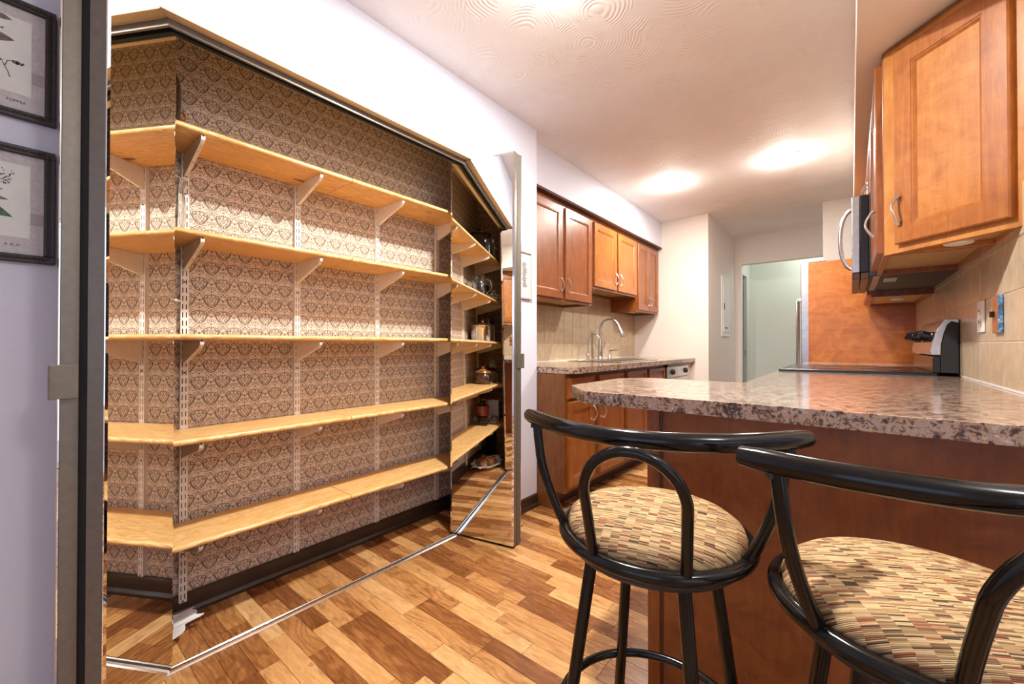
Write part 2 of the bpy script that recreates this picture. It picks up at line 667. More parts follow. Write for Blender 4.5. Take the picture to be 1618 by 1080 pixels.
# woven seat fabric: rows of short coloured dashes (local coordinates of the cushion)
m = Mat('woven_dash_fabric', 0.85, spec=0.2)
fx, fy, fz = m.xyz(m.coord())
blk = (fx * (1 / 0.017)).floor()
par = (blk * 0.5).fract() * 0.004
rowi = ((fy + par + fz * 0.9) * (1 / 0.0027)).floor()
cell = m.white(m.vec(blk, rowi, 3.0))
cell2 = m.white(m.vec(blk, (rowi * 0.25).floor(), 9.0))
t = cell
col = m.ramp(t, [(0.0, srgb(74, 58, 44)), (0.09, srgb(116, 92, 66)), (0.19, srgb(136, 76, 52)), (0.27, srgb(144, 114, 80)), (0.43, srgb(176, 146, 104)), (0.66, srgb(158, 126, 86)), (0.80, srgb(190, 162, 118))], 'CONSTANT')
m.base(col)
stripe = ((fy + par + fz * 0.9) * (1 / 0.0027)).fract()
m.bump(((stripe - 0.5).abs() * -1.0) + cell * 0.2, 0.5, 0.0015)
M['fabric'] = m.m

# botanical print paper
m = Mat('grey_print_paper', 0.5)
n = m.noise(m.world(), 160, 3)
m.base(m.ramp(n, [(0.3, srgb(186, 178, 176)), (0.7, srgb(204, 197, 194))]))
M['print'] = m.m
M['printcentre'] = plain('cream_print_centre', srgb(222, 222, 214)[:3], 0.5, 0, 0.02)
M['printband'] = plain('darker_print_band', srgb(168, 160, 162)[:3], 0.5, 0, 0.03, 120)
M['ink'] = plain('print_ink', (0.05, 0.04, 0.045), 0.6)
M['leafgreen'] = plain('printed_leaf_green', srgb(74, 104, 84)[:3], 0.6, 0, 0.2, 120)
M['leafbrown'] = plain('printed_leaf_brown', srgb(112, 100, 88)[:3], 0.6, 0, 0.2, 120)
M['picframe'] = plain('dark_walnut_frame', (0.020, 0.008, 0.005), 0.42, 0, 0.3, 60)
M['whiteframe'] = plain('pale_grey_frame', (0.50, 0.48, 0.49), 0.4, 0, 0.02)
# mottled blue and copper plate
m = Mat('mottled_blue_copper', 0.25)
n = m.noise(m.world(), 55, 3, 0.6, 1.0)
m.base(m.ramp(n, [(0.34, srgb(120, 70, 40)), (0.44, srgb(60, 90, 120)), (0.55, srgb(80, 140, 190)), (0.68, srgb(170, 200, 215))]))
M['bluecopper'] = m.m
M['copperwood'] = plain('copper_brown', srgb(160, 98, 60)[:3], 0.35, 0, 0.15)

# ------------------------------------------------------------------ setting
CEIL = 2.44
XL = -2.0        # wall at the back of the closet and of the sink run
XW = -1.585      # front face of the closet wall
XR = 0.38        # right kitchen wall
OY0, OY1 = 0.078, 1.735    # closet opening
YE = 2.184       # end of the closet wall
HZ = 2.047       # underside of header

floor = struct(MB().box(-2.12, 2.5, -2.7, 7.0, -0.08, -0.003).build('floor', M['subfloor']))
SW, GAP = 0.0655, 0.0007
plank_meshes = {}


def plank_mesh(L):
    k = round(L, 3)
    if k not in plank_meshes:
        mb = MB()
        h = 0.003
        mb.add([(GAP, GAP, -h), (k - GAP, GAP, -h), (k - GAP, SW - GAP, -h), (GAP, SW - GAP, -h),
                (GAP, GAP, 0), (k - GAP, GAP, 0), (k - GAP, SW - GAP, 0), (GAP, SW - GAP, 0)],
               [(4, 5, 6, 7), (0, 1, 5, 4), (1, 2, 6, 5), (2, 3, 7, 6), (3, 0, 4, 7)])
        plank_meshes[k] = mb.build('plank', M['plank'], me_only=True)
    return plank_meshes[k]


rest = MB()
rest_t = []
rng = random.Random(11)
nrows = int((7.0 + 2.7) / SW)
n_pl = 0
for r_ in range(nrows):
    y = -2.7 + r_ * SW
    x = -2.0 - rng.choice([0.06, 0.12, 0.18, 0.24, 0.30])
    while x < 2.4:
        L = rng.choice([0.30, 0.36, 0.42, 0.48])
        x0, x1 = max(x, -2.0), min(x + L, 2.4)
        tt = rng.random()
        if x1 - x0 > 0.02:
            if 0.26 < y < 3.75 and x0 < (-0.42 if y < 1.35 else -0.6) and n_pl < 298:
                o = link('plank', plank_mesh(x1 - x0), floor)
                o.location = (x0, y, 0)
                n_pl += 1
            else:
                rest.add([(x0 + GAP, y + GAP, 0), (x1 - GAP, y + GAP, 0), (x1 - GAP, y + SW - GAP, 0), (x0 + GAP, y + SW - GAP, 0)], [(0, 1, 2, 3)])
                rest_t.append(tt)
        x += L
o = rest.build('plank_field', M['plank'], floor, tint=rest_t)
o['kind'] = 'stuff'

struct(MB().box(-2.12, 2.5, -2.7, 7.0, CEIL, CEIL + 0.1).build('ceiling', M['ceiling']))
# closet wall with its opening (front wall) : left pier, header, right pier
mb = MB()
mb.box(-1.70, XW, -2.6, OY0, 0, CEIL)
mb.box(-1.70, XW, OY1, YE, 0, CEIL)
mb.box(-1.70, XW, OY0, OY1, HZ, CEIL)
wall_left = struct(mb.build('wall_left', M['paint']))
# tan painted lining of the header underside and jambs
mb = MB()
mb.box(-1.702, XW, OY0, OY1, HZ - 0.004, HZ)
mb.box(-1.702, XW, OY0, OY0 + 0.004, 0, HZ - 0.004)
mb.box(-1.702, XW, OY1 - 0.004, OY1, 0, HZ - 0.004)
struct(mb.build('trim_closet_jamb', M['paint_tan']))
# closet interior
CY0, CY1 = -0.16, YE - 0.10
mb = MB().box(XL - 0.1, XL, CY0, CY1, 0, CEIL)
struct(mb.build('wall_closet_rear', M['wallpaper']))
struct(MB().box(XL, -1.70, CY0 - 0.08, CY0, 0, CEIL).build('wall_closet_near_side', M['wallpaper']))
struct(MB().box(XL, -1.70, CY1, YE, 0, CEIL).build('wall_closet_far_side', M['wallpaper']))
struct(MB().box(XL, -1.70, CY0, CY1, CEIL - 0.02, CEIL).build('ceiling_closet', M['paint_warm']))
mb = MB()
prof = lambda x0, s_: [(x0, 0), (x0 + s_ * 0.022, 0), (x0 + s_ * 0.022, 0.012), (x0 + s_ * 0.014, 0.022), (x0 + s_ * 0.012, 0.024), (x0 + s_ * 0.012, 0.074), (x0 + s_ * 0.006, 0.08), (x0, 0.08)]
mb.prism(prof(XL, 1), CY0, CY1, 'y')
struct(mb.build('baseboard_closet', M['baseboard']))
mb = MB()
mb.prism(prof(XW, 1), OY1, YE, 'y')
mb.prism(prof(XW, 1), -2.6, OY0, 'y')
struct(mb.build('baseboard_left', M['baseboard']))

# kitchen: sink wall, its soffit, end wall, side wall, far wall
wall_sink = struct(MB().box(XL - 0.1, XL, YE, 4.73, 0, CEIL).build('wall_sink', M['paint_warm']))
struct(MB().box(XL, -1.67, YE, 4.73, 2.15, CEIL).build('trim_soffit_left', M['paint']))
mb = MB()
mb.box(XL - 0.1, -1.175, 4.73, 4.85, 0, CEIL)
struct(mb.build('wall_kitchen_end', M['paint_warm']))
struct(MB().box(-1.29, -1.175, 4.85, 6.03, 0, CEIL).build('wall_passage', M['paint_warm']))
mb = MB()
mb.box(-1.29, -1.10, 6.03, 6.13, 0, CEIL)
mb.box(-1.10, 0.10, 6.03, 6.13, 2.082, CEIL)
mb.box(0.10, 0.6, 6.03, 6.13, 0, CEIL)
struct(mb.build('wall_far', M['paint_warm']))
struct(MB().box(-0.211, XR, 5.07, 5.2, 0, CEIL).build('wall_fridge_alcove', M['paint_warm']))
# hall beyond the doorway
mb = MB()
mb.box(-1.2, 0.7, 6.85, 6.95, 0, CEIL)
struct(mb.build('wall_hall', M['paint_green']))
mb = MB()
mb.box(-1.24, -1.14, 6.13, 6.16, 0, CEIL)
mb.box(-1.24, -1.14, 6.62, 6.85, 0, CEIL)
mb.box(-1.24, -1.14, 6.16, 6.62, 2.0, CEIL)
struct(mb.build('wall_hall_side', M['paint_green']))
mb = MB()
mb.box(-1.22, -1.18, 6.16, 6.62, 0, 2.0)
door1 = struct(mb.build('door_1', M['hall_dark']))
MB().tube([(-1.18, 6.57, 0.95), (-1.13, 6.57, 0.95), (-1.13, 6.50, 0.95)], 0.009, 8).build('door_handle', M['nickel'], door1)
# right kitchen wall
wall_right = struct(MB().box(XR, XR + 0.12, 1.0, 5.2, 0, CEIL).build('wall_right', M['paint_warm']))
mb = MB()
mb.box(0.02, XR, 1.05, 5.07, 2.135, CEIL)
struct(mb.build('trim_soffit_right', M['paint_warm']))
# dining area behind the camera
struct(MB().box(XR + 0.12, 2.5, 1.0, 1.1, 0, CEIL).build('wall_dining', M['paint']))
mb = MB()
mb.box(-1.70, -0.9, -2.7, -2.6, 0, CEIL)
mb.box(1.5, 2.5, -2.7, -2.6, 0, CEIL)
mb.box(-0.9, 1.5, -2.7, -2.6, 0, 0.55)
mb.box(-0.9, 1.5, -2.7, -2.6, 2.15, CEIL)
struct(mb.build('wall_rear', M['paint']))
mb = MB()
mb.box(2.4, 2.5, -2.6, -1.6, 0, CEIL)
mb.box(2.4, 2.5, 0.2, 1.0, 0, CEIL)
mb.box(2.4, 2.5, -1.6, 0.2, 2.1, CEIL)
struct(mb.build('wall_patio', M['paint']))
mb = MB()
for x0, x1 in ((-0.9, -0.85), (0.275, 0.325), (1.45, 1.5)):
    mb.box(x0, x1, -2.68, -2.62, 0.55, 2.15)
mb.box(-0.85, 1.45, -2.68, -2.62, 0.55, 0.6)
mb.box(-0.85, 1.45, -2.68, -2.62, 2.1, 2.15)
struct(mb.build('window_1', M['white'], bevel=0.004))
mb = MB()
for y0, y1 in ((-1.6, -1.54), (-0.73, -0.67), (0.14, 0.2)):
    mb.box(2.42, 2.48, y0, y1, 0, 2.1)
mb.box(2.42, 2.48, -1.54, 0.14, 2.04, 2.1)
mb.box(2.42, 2.48, -1.54, 0.14, 0, 0.06)
struct(mb.build('door_2', M['white'], bevel=0.004))


# wall tiles, 150 mm, children of their walls
def tiles(wall, x_face, sgn, y_from, y_to, z_from, rows, phase, P=0.1515):
    g = MB().box(x_face, x_face + sgn * 0.004, y_from, y_to, z_from, z_from + rows * 0.15)
    g.build('grout', M['grout'], wall)
    cache = {}
    k0 = math.floor((y_from - phase) / P)
    k = k0
    while phase + k * P < y_to:
        a, b = max(phase + k * P, y_from), min(phase + (k + 1) * P, y_to)
        if b - a > 0.015:
            L = round(b - a, 4)
            if L not in cache:
                mb = MB()
                t0, t1 = 0.003, 0.0075
                e = 0.0016
                xs = lambda t: sgn * t
                y0, y1, z0, z1 = e, L - e, e, 0.15 - e
                q = 0.0015
                vs = [(xs(t0), y0, z0), (xs(t0), y1, z0), (xs(t0), y1, z1), (xs(t0), y0, z1),
                      (xs(t1), y0 + q, z0 + q), (xs(t1), y1 - q, z0 + q), (xs(t1), y1 - q, z1 - q), (xs(t1), y0 + q, z1 - q)]
                fs = [(4, 5, 6, 7), (0, 1, 5, 4), (1, 2, 6, 5), (2, 3, 7, 6), (3, 0, 4, 7)]
                if sgn < 0:
                    fs = [f[::-1] for f in fs]
                mb.add(vs, fs)
                cache[L] = mb.build('tile', M['tile'], me_only=True)
            for j in range(rows):
                o = link('tile', cache[L], wall)
                o.location = (x_face, a, z_from + j * 0.15)
        k += 1


tiles(wall_right, XR, -1, 1.12, 4.28, 0.897, 4, 2.154)
tiles(wall_sink, XL, 1, YE, 4.73, 0.897, 5, 2.25)


# ------------------------------------------------------------------ cabinets
def door(parent, Mx, w, h, mat, pmat, name='door', handle=None, t=0.02, st=0.055, rec=0.010, hv=True):
    """framed door with recessed panel and beaded inner edge; Mx: x width, y up, z outward (back at z=0)"""
    o = parent_origin(parent)
    mb = MB(o, Mx)
    e = 0.004

    def ringq(r0, z0, r1, z1):
        a = [(r0, r0, z0), (w - r0, r0, z0), (w - r0, h - r0, z0), (r0, h - r0, z0)]
        b = [(r1, r1, z1), (w - r1, r1, z1), (w - r1, h - r1, z1), (r1, h - r1, z1)]
        mb.add(a + b, [(i, (i + 1) % 4, 4 + (i + 1) % 4, 4 + i) for i in range(4)])
    ringq(0, 0, 0, t - e)
    ringq(0, t - e, e, t)
    ringq(e, t, st, t)
    ringq(st, t, st + 0.002, t - rec * 0.3)
    ringq(st + 0.002, t - rec * 0.3, st + 0.005, t - rec * 0.3)
    ringq(st + 0.005, t - rec * 0.3, st + 0.014, t - rec)
    mb.add([(0, 0, 0), (w, 0, 0), (w, h, 0), (0, h, 0)], [(3, 2, 1, 0)])
    d = mb.build(name, mat, parent)
    s_ = st + 0.013
    MB(o, Mx).box(s_, w - s_, s_, h - s_, t - rec - 0.004, t - rec).build('panel', pmat, d)
    if handle:
        pull(d, o, Mx, handle, t, hv)
    return d


def parent_origin(p):
    v = Vector(p.location)
    while p.parent:
        p = p.parent
        v += Vector(p.location)
    return v


def pull(par, o, Mx, at, t, vertical=True, L=0.1):
    """arched cup-ended cabinet pull"""
    pts, rr = [], []
    for i in range(13):
        u = i / 12
        s_ = (u - 0.5) * L
        hgt = 0.004 + 0.026 * math.sin(PI * u) ** 0.8
        side = 0.004 * math.sin(2 * PI * u)
        pts.append((at[0] + (side if vertical else s_), at[1] + (s_ if vertical else side), t + hgt))
        rr.append(0.0075 if i in (0, 12) else (0.0065 if i in (1, 11) else 0.0043))
    mb = MB(o, Mx)
    mb.tube(pts, rr, 8)
    mb.build('handle', M['nickel'], par)


def carcass(root, x_back, x_face, y0, y1, z0, z1, mat, rec=0.022, under=True):
    """box cabinet along Y between x_back (wall) and x_face"""
    o = root.location
    s_ = 1 if x_face > x_back else -1
    mb = MB(o)
    mb.box(x_back, x_face, y0, y0 + 0.016, z0, z1)
    mb.box(x_back, x_face, y1 - 0.016, y1, z0, z1)
    mb.box(x_back, x_face, y0 + 0.016, y1 - 0.016, z1 - 0.016, z1)
    mb.box(x_back, x_back + s_ * 0.012, y0 + 0.016, y1 - 0.016, z0, z1 - 0.016)
    mb.box(x_face - s_ * 0.019, x_face, y0 + 0.016, y1 - 0.016, z0, z1 - 0.016)
    mb.build('carcass', mat, root, bevel=0.0012)
    MB(o).box(x_back + s_ * 0.012, x_face - s_ * 0.019, y0 + 0.016, y1 - 0.016, z0 + rec, z0 + rec + 0.012).build('bottom_panel', M['tan_ply'], root)


def upper_left(y0, y1, z0, label, doors, mats):
    root = thing('wall_cabinet', label, 'cabinet', (-1.85, (y0 + y1) / 2, z0))
    carcass(root, XL + 0.009, -1.71, y0, y1, z0, 2.13, mats[0])
    for (a, b, hs) in doors:
        h = 2.13 - z0 - 0.055
        Mx = frame((-1.71, a, z0 + 0.018), (0, 1, 0), (1, 0, 0))
        w = b - a
        door(root, Mx, w, h, mats[0], mats[1], handle=((w - 0.03) if hs else 0.03, 0.105))
    return root


upper_left(YE + 0.002, 3.148, 1.37, 'tall two-door cherry wall cabinet left of the sink, nearest on the left wall', [(2.235, 2.672, 1), (2.712, 3.125, 0)], (M['cherry'], M['cherry']))
upper_left(3.152, 4.088, 1.525, 'short two-door honey maple wall cabinet hung above the kitchen sink', [(3.175, 3.61, 1), (3.645, 4.07, 0)], (M['maple_mid'], M['maple_mid']))
upper_left(4.092, 4.70, 1.385, 'narrow two-door cherry wall cabinet right of the sink, against the end wall', [(4.112, 4.40, 1), (4.408, 4.685, 0)], (M['cherry'], M['cherry']))
mb = MB().prism([(-1.71, 2.13), (-1.665, 2.13), (-1.660, 2.142), (-1.672, 2.15), (-1.71, 2.15)], YE + 0.002, 4.712, 'y')
tag(mb.build('crown_strip', M['stripwood']), 'thin brown moulding strip along the top of the left wall cabinets', 'moulding')


def puck(x, y, z, label):
    root = thing('puck_light', label, 'lamp', (x, y, z))
    MB().lathe([(0.034, 0), (0.036, -0.004), (0.036, -0.016), (0.033, -0.019), (0.027, -0.019)], n=28).build('housing', M['white'], root)
    MB().lathe([(0.0265, -0.0185), (0.026, -0.021), (0.018, -0.0225), (0.004, -0.023)], n=24).build('lens', M['printcentre'], root)


puck(-1.86, 2.42, 1.392, 'white puck lamp under the tall cabinet left of the sink')
puck(-1.80, 3.30, 1.547, 'white puck lamp under the short cabinet above the sink')
puck(-1.80, 4.22, 1.407, 'white puck lamp under the narrow cabinet by the end wall')


# base cabinets of the sink run
def base_left(y0, y1, cols, label, side=False):
    root = thing('base_cabinet', label, 'cabinet', (-1.68, (y0 + y1) / 2, 0))
    o = root.location
    mb = MB(o)
    if side:
        mb.prism([(XL + 0.03, 0), (-1.475, 0), (-1.475, 0.115), (-1.375, 0.115), (-1.375, 0.857), (XL + 0.03, 0.857)], y0, y0 + 0.018, 'y')
    else:
        mb.box(XL + 0.03, -1.375, y0, y0 + 0.018, 0.115, 0.857)
    mb.box(XL + 0.03, -1.375, y1 - 0.018, y1, 0.115, 0.857)
    mb.box(XL + 0.03, -1.395, y0 + 0.018, y1 - 0.018, 0.115, 0.133)
    mb.box(-1.395, -1.375, y0 + 0.018, y1 - 0.018, 0.115, 0.857)
    mb.build('carcass', M['base_side_and_shade'], root, bevel=0.0012)  # brown end panel veneer; on the face frame the tone stands in for shade
    MB(o).box(-1.493, -1.475, y0 + (0.018 if side else 0), y1, 0.002, 0.115).build('toe_kick', M['stripwood'], root)
    for i, (a, b, hs, hd) in enumerate(cols):
        w = b - a
        door(root, frame((-1.375, a, 0.70), (0, 1, 0), (1, 0, 0)), w, 0.13, M['cherry'], M['cherry'], name='drawer', st=0.028)
        door(root, frame((-1.375, a, 0.145), (0, 1, 0), (1, 0, 0)), w, 0.535, M['cherry'], M['cherry'], handle=((w - 0.03) if hs else 0.03, 0.535 - 0.1))
    return root


base_left(YE + 0.004, 3.045, [(2.215, 2.545, 1, 0), (2.625, 3.012, 0, 0)], 'cherry base cabinet with plain end panel at the near end of the sink run', True)
base_left(3.047, 3.945, [(3.083, 3.482, 1, 0), (3.53, 3.92, 0, 0)], 'cherry base cabinet directly under the sink beside the dishwasher')
MB  # countertop of the sink run with sink cut-out
root = thing('countertop', 'speckled brown stone laminate worktop holding the sink', 'countertop', (-1.65, 3.4, 0.859))
mb = MB(root.location)
SX0, SX1, SY0, SY1 = -1.90, -1.44, 3.12, 3.91
mb.prism([(XL, YE + 0.001), (-1.37, YE + 0.001), (-1.31, YE + 0.06), (-1.31, SY0), (XL, SY0)], 0.859, 0.897)
mb.prism([(SX1, SY0), (-1.31, SY0), (-1.31, SY1), (SX1, SY1)], 0.859, 0.897)
mb.prism([(XL, SY0), (SX0, SY0), (SX0, SY1), (XL, SY1)], 0.859, 0.897)
mb.prism([(XL, SY1), (-1.31, SY1), (-1.31, 4.728), (XL, 4.728)], 0.859, 0.897)
mb.build('slab', M['stone'], root)
MB(root.location).box(-1.994, -1.982, YE + 0.003, 4.725, 0.8975, 0.905).build('caulk_bead', M['white'], root)
# sink
root = thing('sink', 'stainless steel double bowl sink set in the left worktop', 'sink', (-1.67, 3.62, 0.897))
o = root.location
mb = MB(o)
z = 0.898
mb.box(SX0 - 0.02, SX0 + 0.05, SY0 - 0.02, SY1 + 0.02, z, z + 0.007)
mb.box(SX1 - 0.03, SX1 + 0.02, SY0 - 0.02, SY1 + 0.02, z, z + 0.007)
mb.box(SX0 + 0.05, SX1 - 0.03, SY0 - 0.02, SY0 + 0.03, z, z + 0.007)
mb.box(SX0 + 0.05, SX1 - 0.03, SY1 - 0.03, SY1 + 0.02, z, z + 0.007)
mb.box(SX0 + 0.05, SX1 - 0.03, 3.50, 3.54, z, z + 0.007)
mb.build('rim', M['chrome'], root, bevel=0.002)
for y0, y1 in ((SY0 + 0.03, 3.50), (3.54, SY1 - 0.03)):
    mb = MB(o)
    x0, x1, zb = SX0 + 0.05, SX1 - 0.03, 0.74
    mb.add([(x0, y0, z), (x1, y0, z), (x1, y1, z), (x0, y1, z), (x0 + .02, y0 + .02, zb), (x1 - .02, y0 + .02, zb), (x1 - .02, y1 - .02, zb), (x0 + .02, y1 - .02, zb)],
           [(4, 5, 6, 7), (0, 4, 7, 3), (1, 5, 4, 0), (2, 6, 5, 1), (3, 7, 6, 2)])
    b = mb.build('bowl', M['steel'], root)
    MB(o).lathe([(0.03, 0.741), (0.03, 0.744), (0.02, 0.743)], ((x0 + x1) / 2 - 0, (y0 + y1) / 2, 0), 16).build('drain', M['chrome'], b)

# faucet
FZ = 0.905
root = thing('faucet', 'tall brushed nickel gooseneck pull-down kitchen faucet behind the sink', 'faucet', (-1.93 + 0.03, 3.676, FZ))
mb = MB()
mb.lathe([(0.028, 0), (0.028, 0.006), (0.024, 0.012), (0.022, 0.03), (0.025, 0.06), (0.024, 0.10), (0.018, 0.15), (0.0135, 0.19), (0.0125, 0.20)], n=20)
mb.build('body', M['steel'], root)
pts = [(0, 0, 0.19), (0, 0, 0.25)]
for i in range(0, 13):
    a = PI - i / 12 * PI * 0.92
    pts.append((0.095 + 0.095 * math.cos(a), 0.02 * i / 12, 0.285 + 0.095 * math.sin(a)))
mb = MB().tube(pts, 0.0125, 12)
mb.build('spout', M['steel'], root)
e = Vector(pts[-1])
dn = (Vector(pts[-1]) - Vector(pts[-2])).normalized()
mb = MB().tube([e - dn * 0.005, e + dn * 0.02, e + dn * 0.06, e + dn * 0.10, e + dn * 0.105], [0.013, 0.015, 0.018, 0.021, 0.019], 14)
mb.build('spray_head', M['steel'], root)
mb = MB().tube([(0, 0.02, 0.075), (0, 0.045, 0.085)], 0.012, 10)
mb.tube([(0, 0.040, 0.083), (0.01, 0.055, 0.11), (0.02, 0.075, 0.165)], [0.008, 0.006, 0.008], 8)
mb.build('lever', M['steel'], root)
root = thing('filter_faucet', 'slender nickel drinking-water tap left of the main faucet', 'faucet', (-1.90, 3.43, FZ))
MB().lathe([(0.02, 0), (0.02, 0.005), (0.012, 0.01), (0.012, 0.05), (0.009, 0.056)], n=16).build('body', M['nickel'], root)
pts = [(0, 0, 0.05), (0, 0, 0.15)] + [(0.055 - 0.055 * math.cos(a), 0.03 * a / PI, 0.175 + 0.055 * math.sin(a)) for a in [PI * i / 10 for i in range(10)]]
MB().tube(pts, 0.0058, 10).build('spout', M['nickel'], root)
MB().tube([(0, -0.008, 0.035), (0, -0.035, 0.04), (0, -0.038, 0.075)], [0.007, 0.006, 0.005], 8).build('lever', M['nickel'], root)
root = thing('soap_dispenser', 'small nickel soap pump right of the main faucet', 'soap pump', (-1.90, 3.88, FZ))
MB().lathe([(0.02, 0), (0.018, 0.01), (0.010, 0.03), (0.008, 0.06), (0.011, 0.062), (0.011, 0.082), (0.006, 0.086)], n=16).build('body', M['nickel'], root)
MB().tube([(0, 0, 0.074), (0.05, 0.01, 0.084), (0.085, 0.014, 0.08)], [0.006, 0.005, 0.004], 8).build('nozzle', M['nickel'], root)

# dishwasher
root = thing('dishwasher', 'stainless dishwasher with black top edge at the far end of the sink run', 'dishwasher', (-1.65, 4.29, 0))
o = root.location
MB(o).box(-1.95, -1.39, 3.958, 4.632, 0.10, 0.855).build('body', M['blackmatte'], root)
MB(o).box(-1.389, -1.355, 3.96, 4.63, 0.12, 0.715).build('door', M['steel'], root, bevel=0.004)
cp = MB(o).box(-1.389, -1.350, 3.96, 4.63, 0.72, 0.825).build('control_panel', M['steel'], root, bevel=0.004)
MB(o).box(-1.389, -1.345, 3.96, 4.63, 0.829, 0.853).build('top_edge', M['black'], root, bevel=0.004)
for y in (4.12, 4.52):
    MB(o, frame((-1.350, y, 0.775), (0, 1, 0), (1, 0, 0))).lathe([(0.028, 0), (0.026, 0.012), (0.018, 0.022), (0.014, 0.024)], n=18).build('knob', M['black'], cp)
MB(o).box(-1.45, -1.435, 3.96, 4.63, 0.0, 0.098).build('toe_plate', M['black'], root)
tag(MB().box(-1.97, -1.36, 4.636, 4.726, 0, 0.857).build('filler_panel', M['paint_warm'], bevel=0.002), 'cream filler strip between dishwasher and end wall', 'panel')

# right wall cabinets
RF = 0.095   # face of the uppers on the right


def upper_right(y0, y1, z0, label, doors, mats):
    root = thing('wall_cabinet', label, 'cabinet', (0.24, (y0 + y1) / 2, z0))
    carcass(root, XR - 0.009, RF, y0, y1, z0, 2.13, mats[0])
    for (a, b, hs, up) in doors:
        h = 2.13 - z0 - 0.05
        w = b - a
        Mx = frame((RF, b, z0 + 0.015), (0, -1, 0), (-1, 0, 0))
        door(root, Mx, w, h, mats[0], mats[1], handle=((w - 0.03) if hs else 0.03, up))
    return root


upper_right(2.082, 2.648, 1.37, 'cherry wall cabinet seen edge-on between the angled cabinet and the microwave', [(2.095, 2.635, 1, 0.12)], (M['cherry'], M['cherry']))
upper_right(2.656, 3.406, 1.785, 'short cherry wall cabinet above the microwave', [(2.67, 3.02, 0, 0.07), (3.035, 3.39, 1, 0.07)], (M['cherry'], M['cherry']))
upper_right(3.412, 4.28, 1.335, 'cherry wall cabinet between microwave and refrigerator panel', [(3.43, 3.84, 0, 0.12), (3.85, 4.26, 1, 0.12)], (M['cherry'], M['cherry']))
puck(0.24, 3.75, 1.357, 'white puck lamp under the cabinet beyond the microwave')

# angled end cabinet
P0 = Vector((RF + 0.002, 2.075, 0))
P1 = Vector((XR - 0.001, 2.075 - (XR - RF - 0.003), 0))
aV = (P1 - P0).normalized()
nV = Vector((-aV.y * -1, aV.x * -1, 0))
nV = Vector((aV.y, -aV.x, 0))
if nV.y > 0:
    nV = -nV
FL = (P1 - P0).length
root = thing('corner_cabinet', 'large angled maple end cabinet with one door facing the camera', 'cabinet', (0.28, 2.0, 1.37))
o = root.location
inn = -nV
mb = MB(o)
Z0, Z1 = 1.37, 2.13
A3 = P0 + inn * 0.02
B3 = P1 + inn * 0.02
mb.prism([tuple(P0.xy), tuple(P1.xy), (XR - 0.001, B3.y + 0.01), tuple(A3.xy + Vector((0.008, 0.008)))], Z0, Z1)
mb.box(XR - 0.012, XR - 0.001, P1.y + 0.03, 2.075, Z0, Z1)
mb.box(P0.x + 0.02, XR - 0.012, 2.060, 2.075, Z0, Z1)
mb.prism([tuple(P0.xy), tuple(P1.xy), (XR - 0.001, 2.075)], Z1 - 0.015, Z1)
mb.build('carcass', M['cherry_light'], root, bevel=0.001)
mb = MB(o).prism([tuple((P0 + inn * 0.022 + aV * 0.02).xy), tuple((P1 + inn * 0.022 - aV * 0.02).xy), (XR - 0.014, 2.058), (P0.x + 0.05, 2.058)], Z0 + 0.018, Z0 + 0.03)
mb.build('bottom_panel', M['tan_ply'], root)
Mx = frame(P0 + aV * 0.052 + Vector((0, 0, Z0 + 0.028)), aV, nV)
door(root, Mx, FL - 0.075, 0.69, M['maple_mid'], M['curly_maple'], handle=(0.022, 0.118), st=0.06)
puck(0.275, 1.985, 1.388, 'white puck lamp under the angled end cabinet')

# microwave over the stove
root = thing('microwave', 'stainless over-the-range microwave with curved handle above the stove', 'microwave', (0.2, 3.03, 1.33))
o = root.location
MB(o).box(0.07, XR - 0.005, 2.66, 3.402, 1.372, 1.78).build('body', M['blackmatte'], root, bevel=0.003)
MB(o).box(0.036, 0.0695, 2.66, 3.402, 1.395, 1.775).build('door_frame', M['black'], root, bevel=0.003)
MB(o).box(0.004, 0.0355, 2.66, 3.402, 1.395, 1.775).build('door', M['steel'], root, bevel=0.004)
mb = MB(o)
for x0 in (0.004, 0.038):
    mb.box(x0, x0 + 0.031, 2.66, 3.402, 1.362, 1.392)
mb.build('vent_trim', M['stripwood'], root, bevel=0.002)
pts = [(0.004, 2.72, 1.42), (-0.02, 2.72, 1.445), (-0.036, 2.72, 1.50), (-0.042, 2.72, 1.575), (-0.036, 2.72, 1.65), (-0.02, 2.72, 1.70), (0.004, 2.72, 1.725)]
MB(o).tube(spline(pts, 4), 0.0095, 10).build('handle', M['steel'], root)
mb = MB(o)
for i in range(22):
    mb.box(0.085, 0.11, 2.69 + i * 0.031, 2.71 + i * 0.031, 1.3695, 1.3722)
mb.build('grille', M['steel'], root)
MB(o).box(0.13, 0.18, 2.80, 2.93, 1.368, 1.3722).build('hood_lamp', M['printcentre'], root)

# fridge end panel, fridge
tag(MB().box(-0.28, XR - 0.001, 4.30, 4.32, 0.0, 1.735).build('end_panel', M['panel_wood'], bevel=0.001), 'tall reddish wood end panel standing against the refrigerator side', 'panel')
root = thing('refrigerator', 'stainless refrigerator half hidden behind the tall wood panel', 'refrigerator', (0.0, 4.7, 0))
o = root.location
MB(o).box(-0.27, 0.36, 4.325, 5.055, 0.03, 1.73).build('body', M['blackmatte'], root, bevel=0.004)
MB(o).box(-0.335, -0.275, 4.325, 4.685, 0.05, 1.742).build('door', M['steel'], root, bevel=0.006)
MB(o).box(-0.335, -0.275, 4.690, 5.055, 0.05, 1.742).build('door', M['steel'], root, bevel=0.006)
for y in (4.63, 4.745):
    MB(o).tube([(-0.335, y, 0.78), (-0.385, y, 0.80), (-0.385, y, 1.45), (-0.335, y, 1.47)], 0.011, 8).build('handle', M['steel'], root)
MB(o).box(-0.30, -0.16, 4.33, 4.40, 1.743, 1.757).build('hinge_cover', M['steel'], root, bevel=0.003)
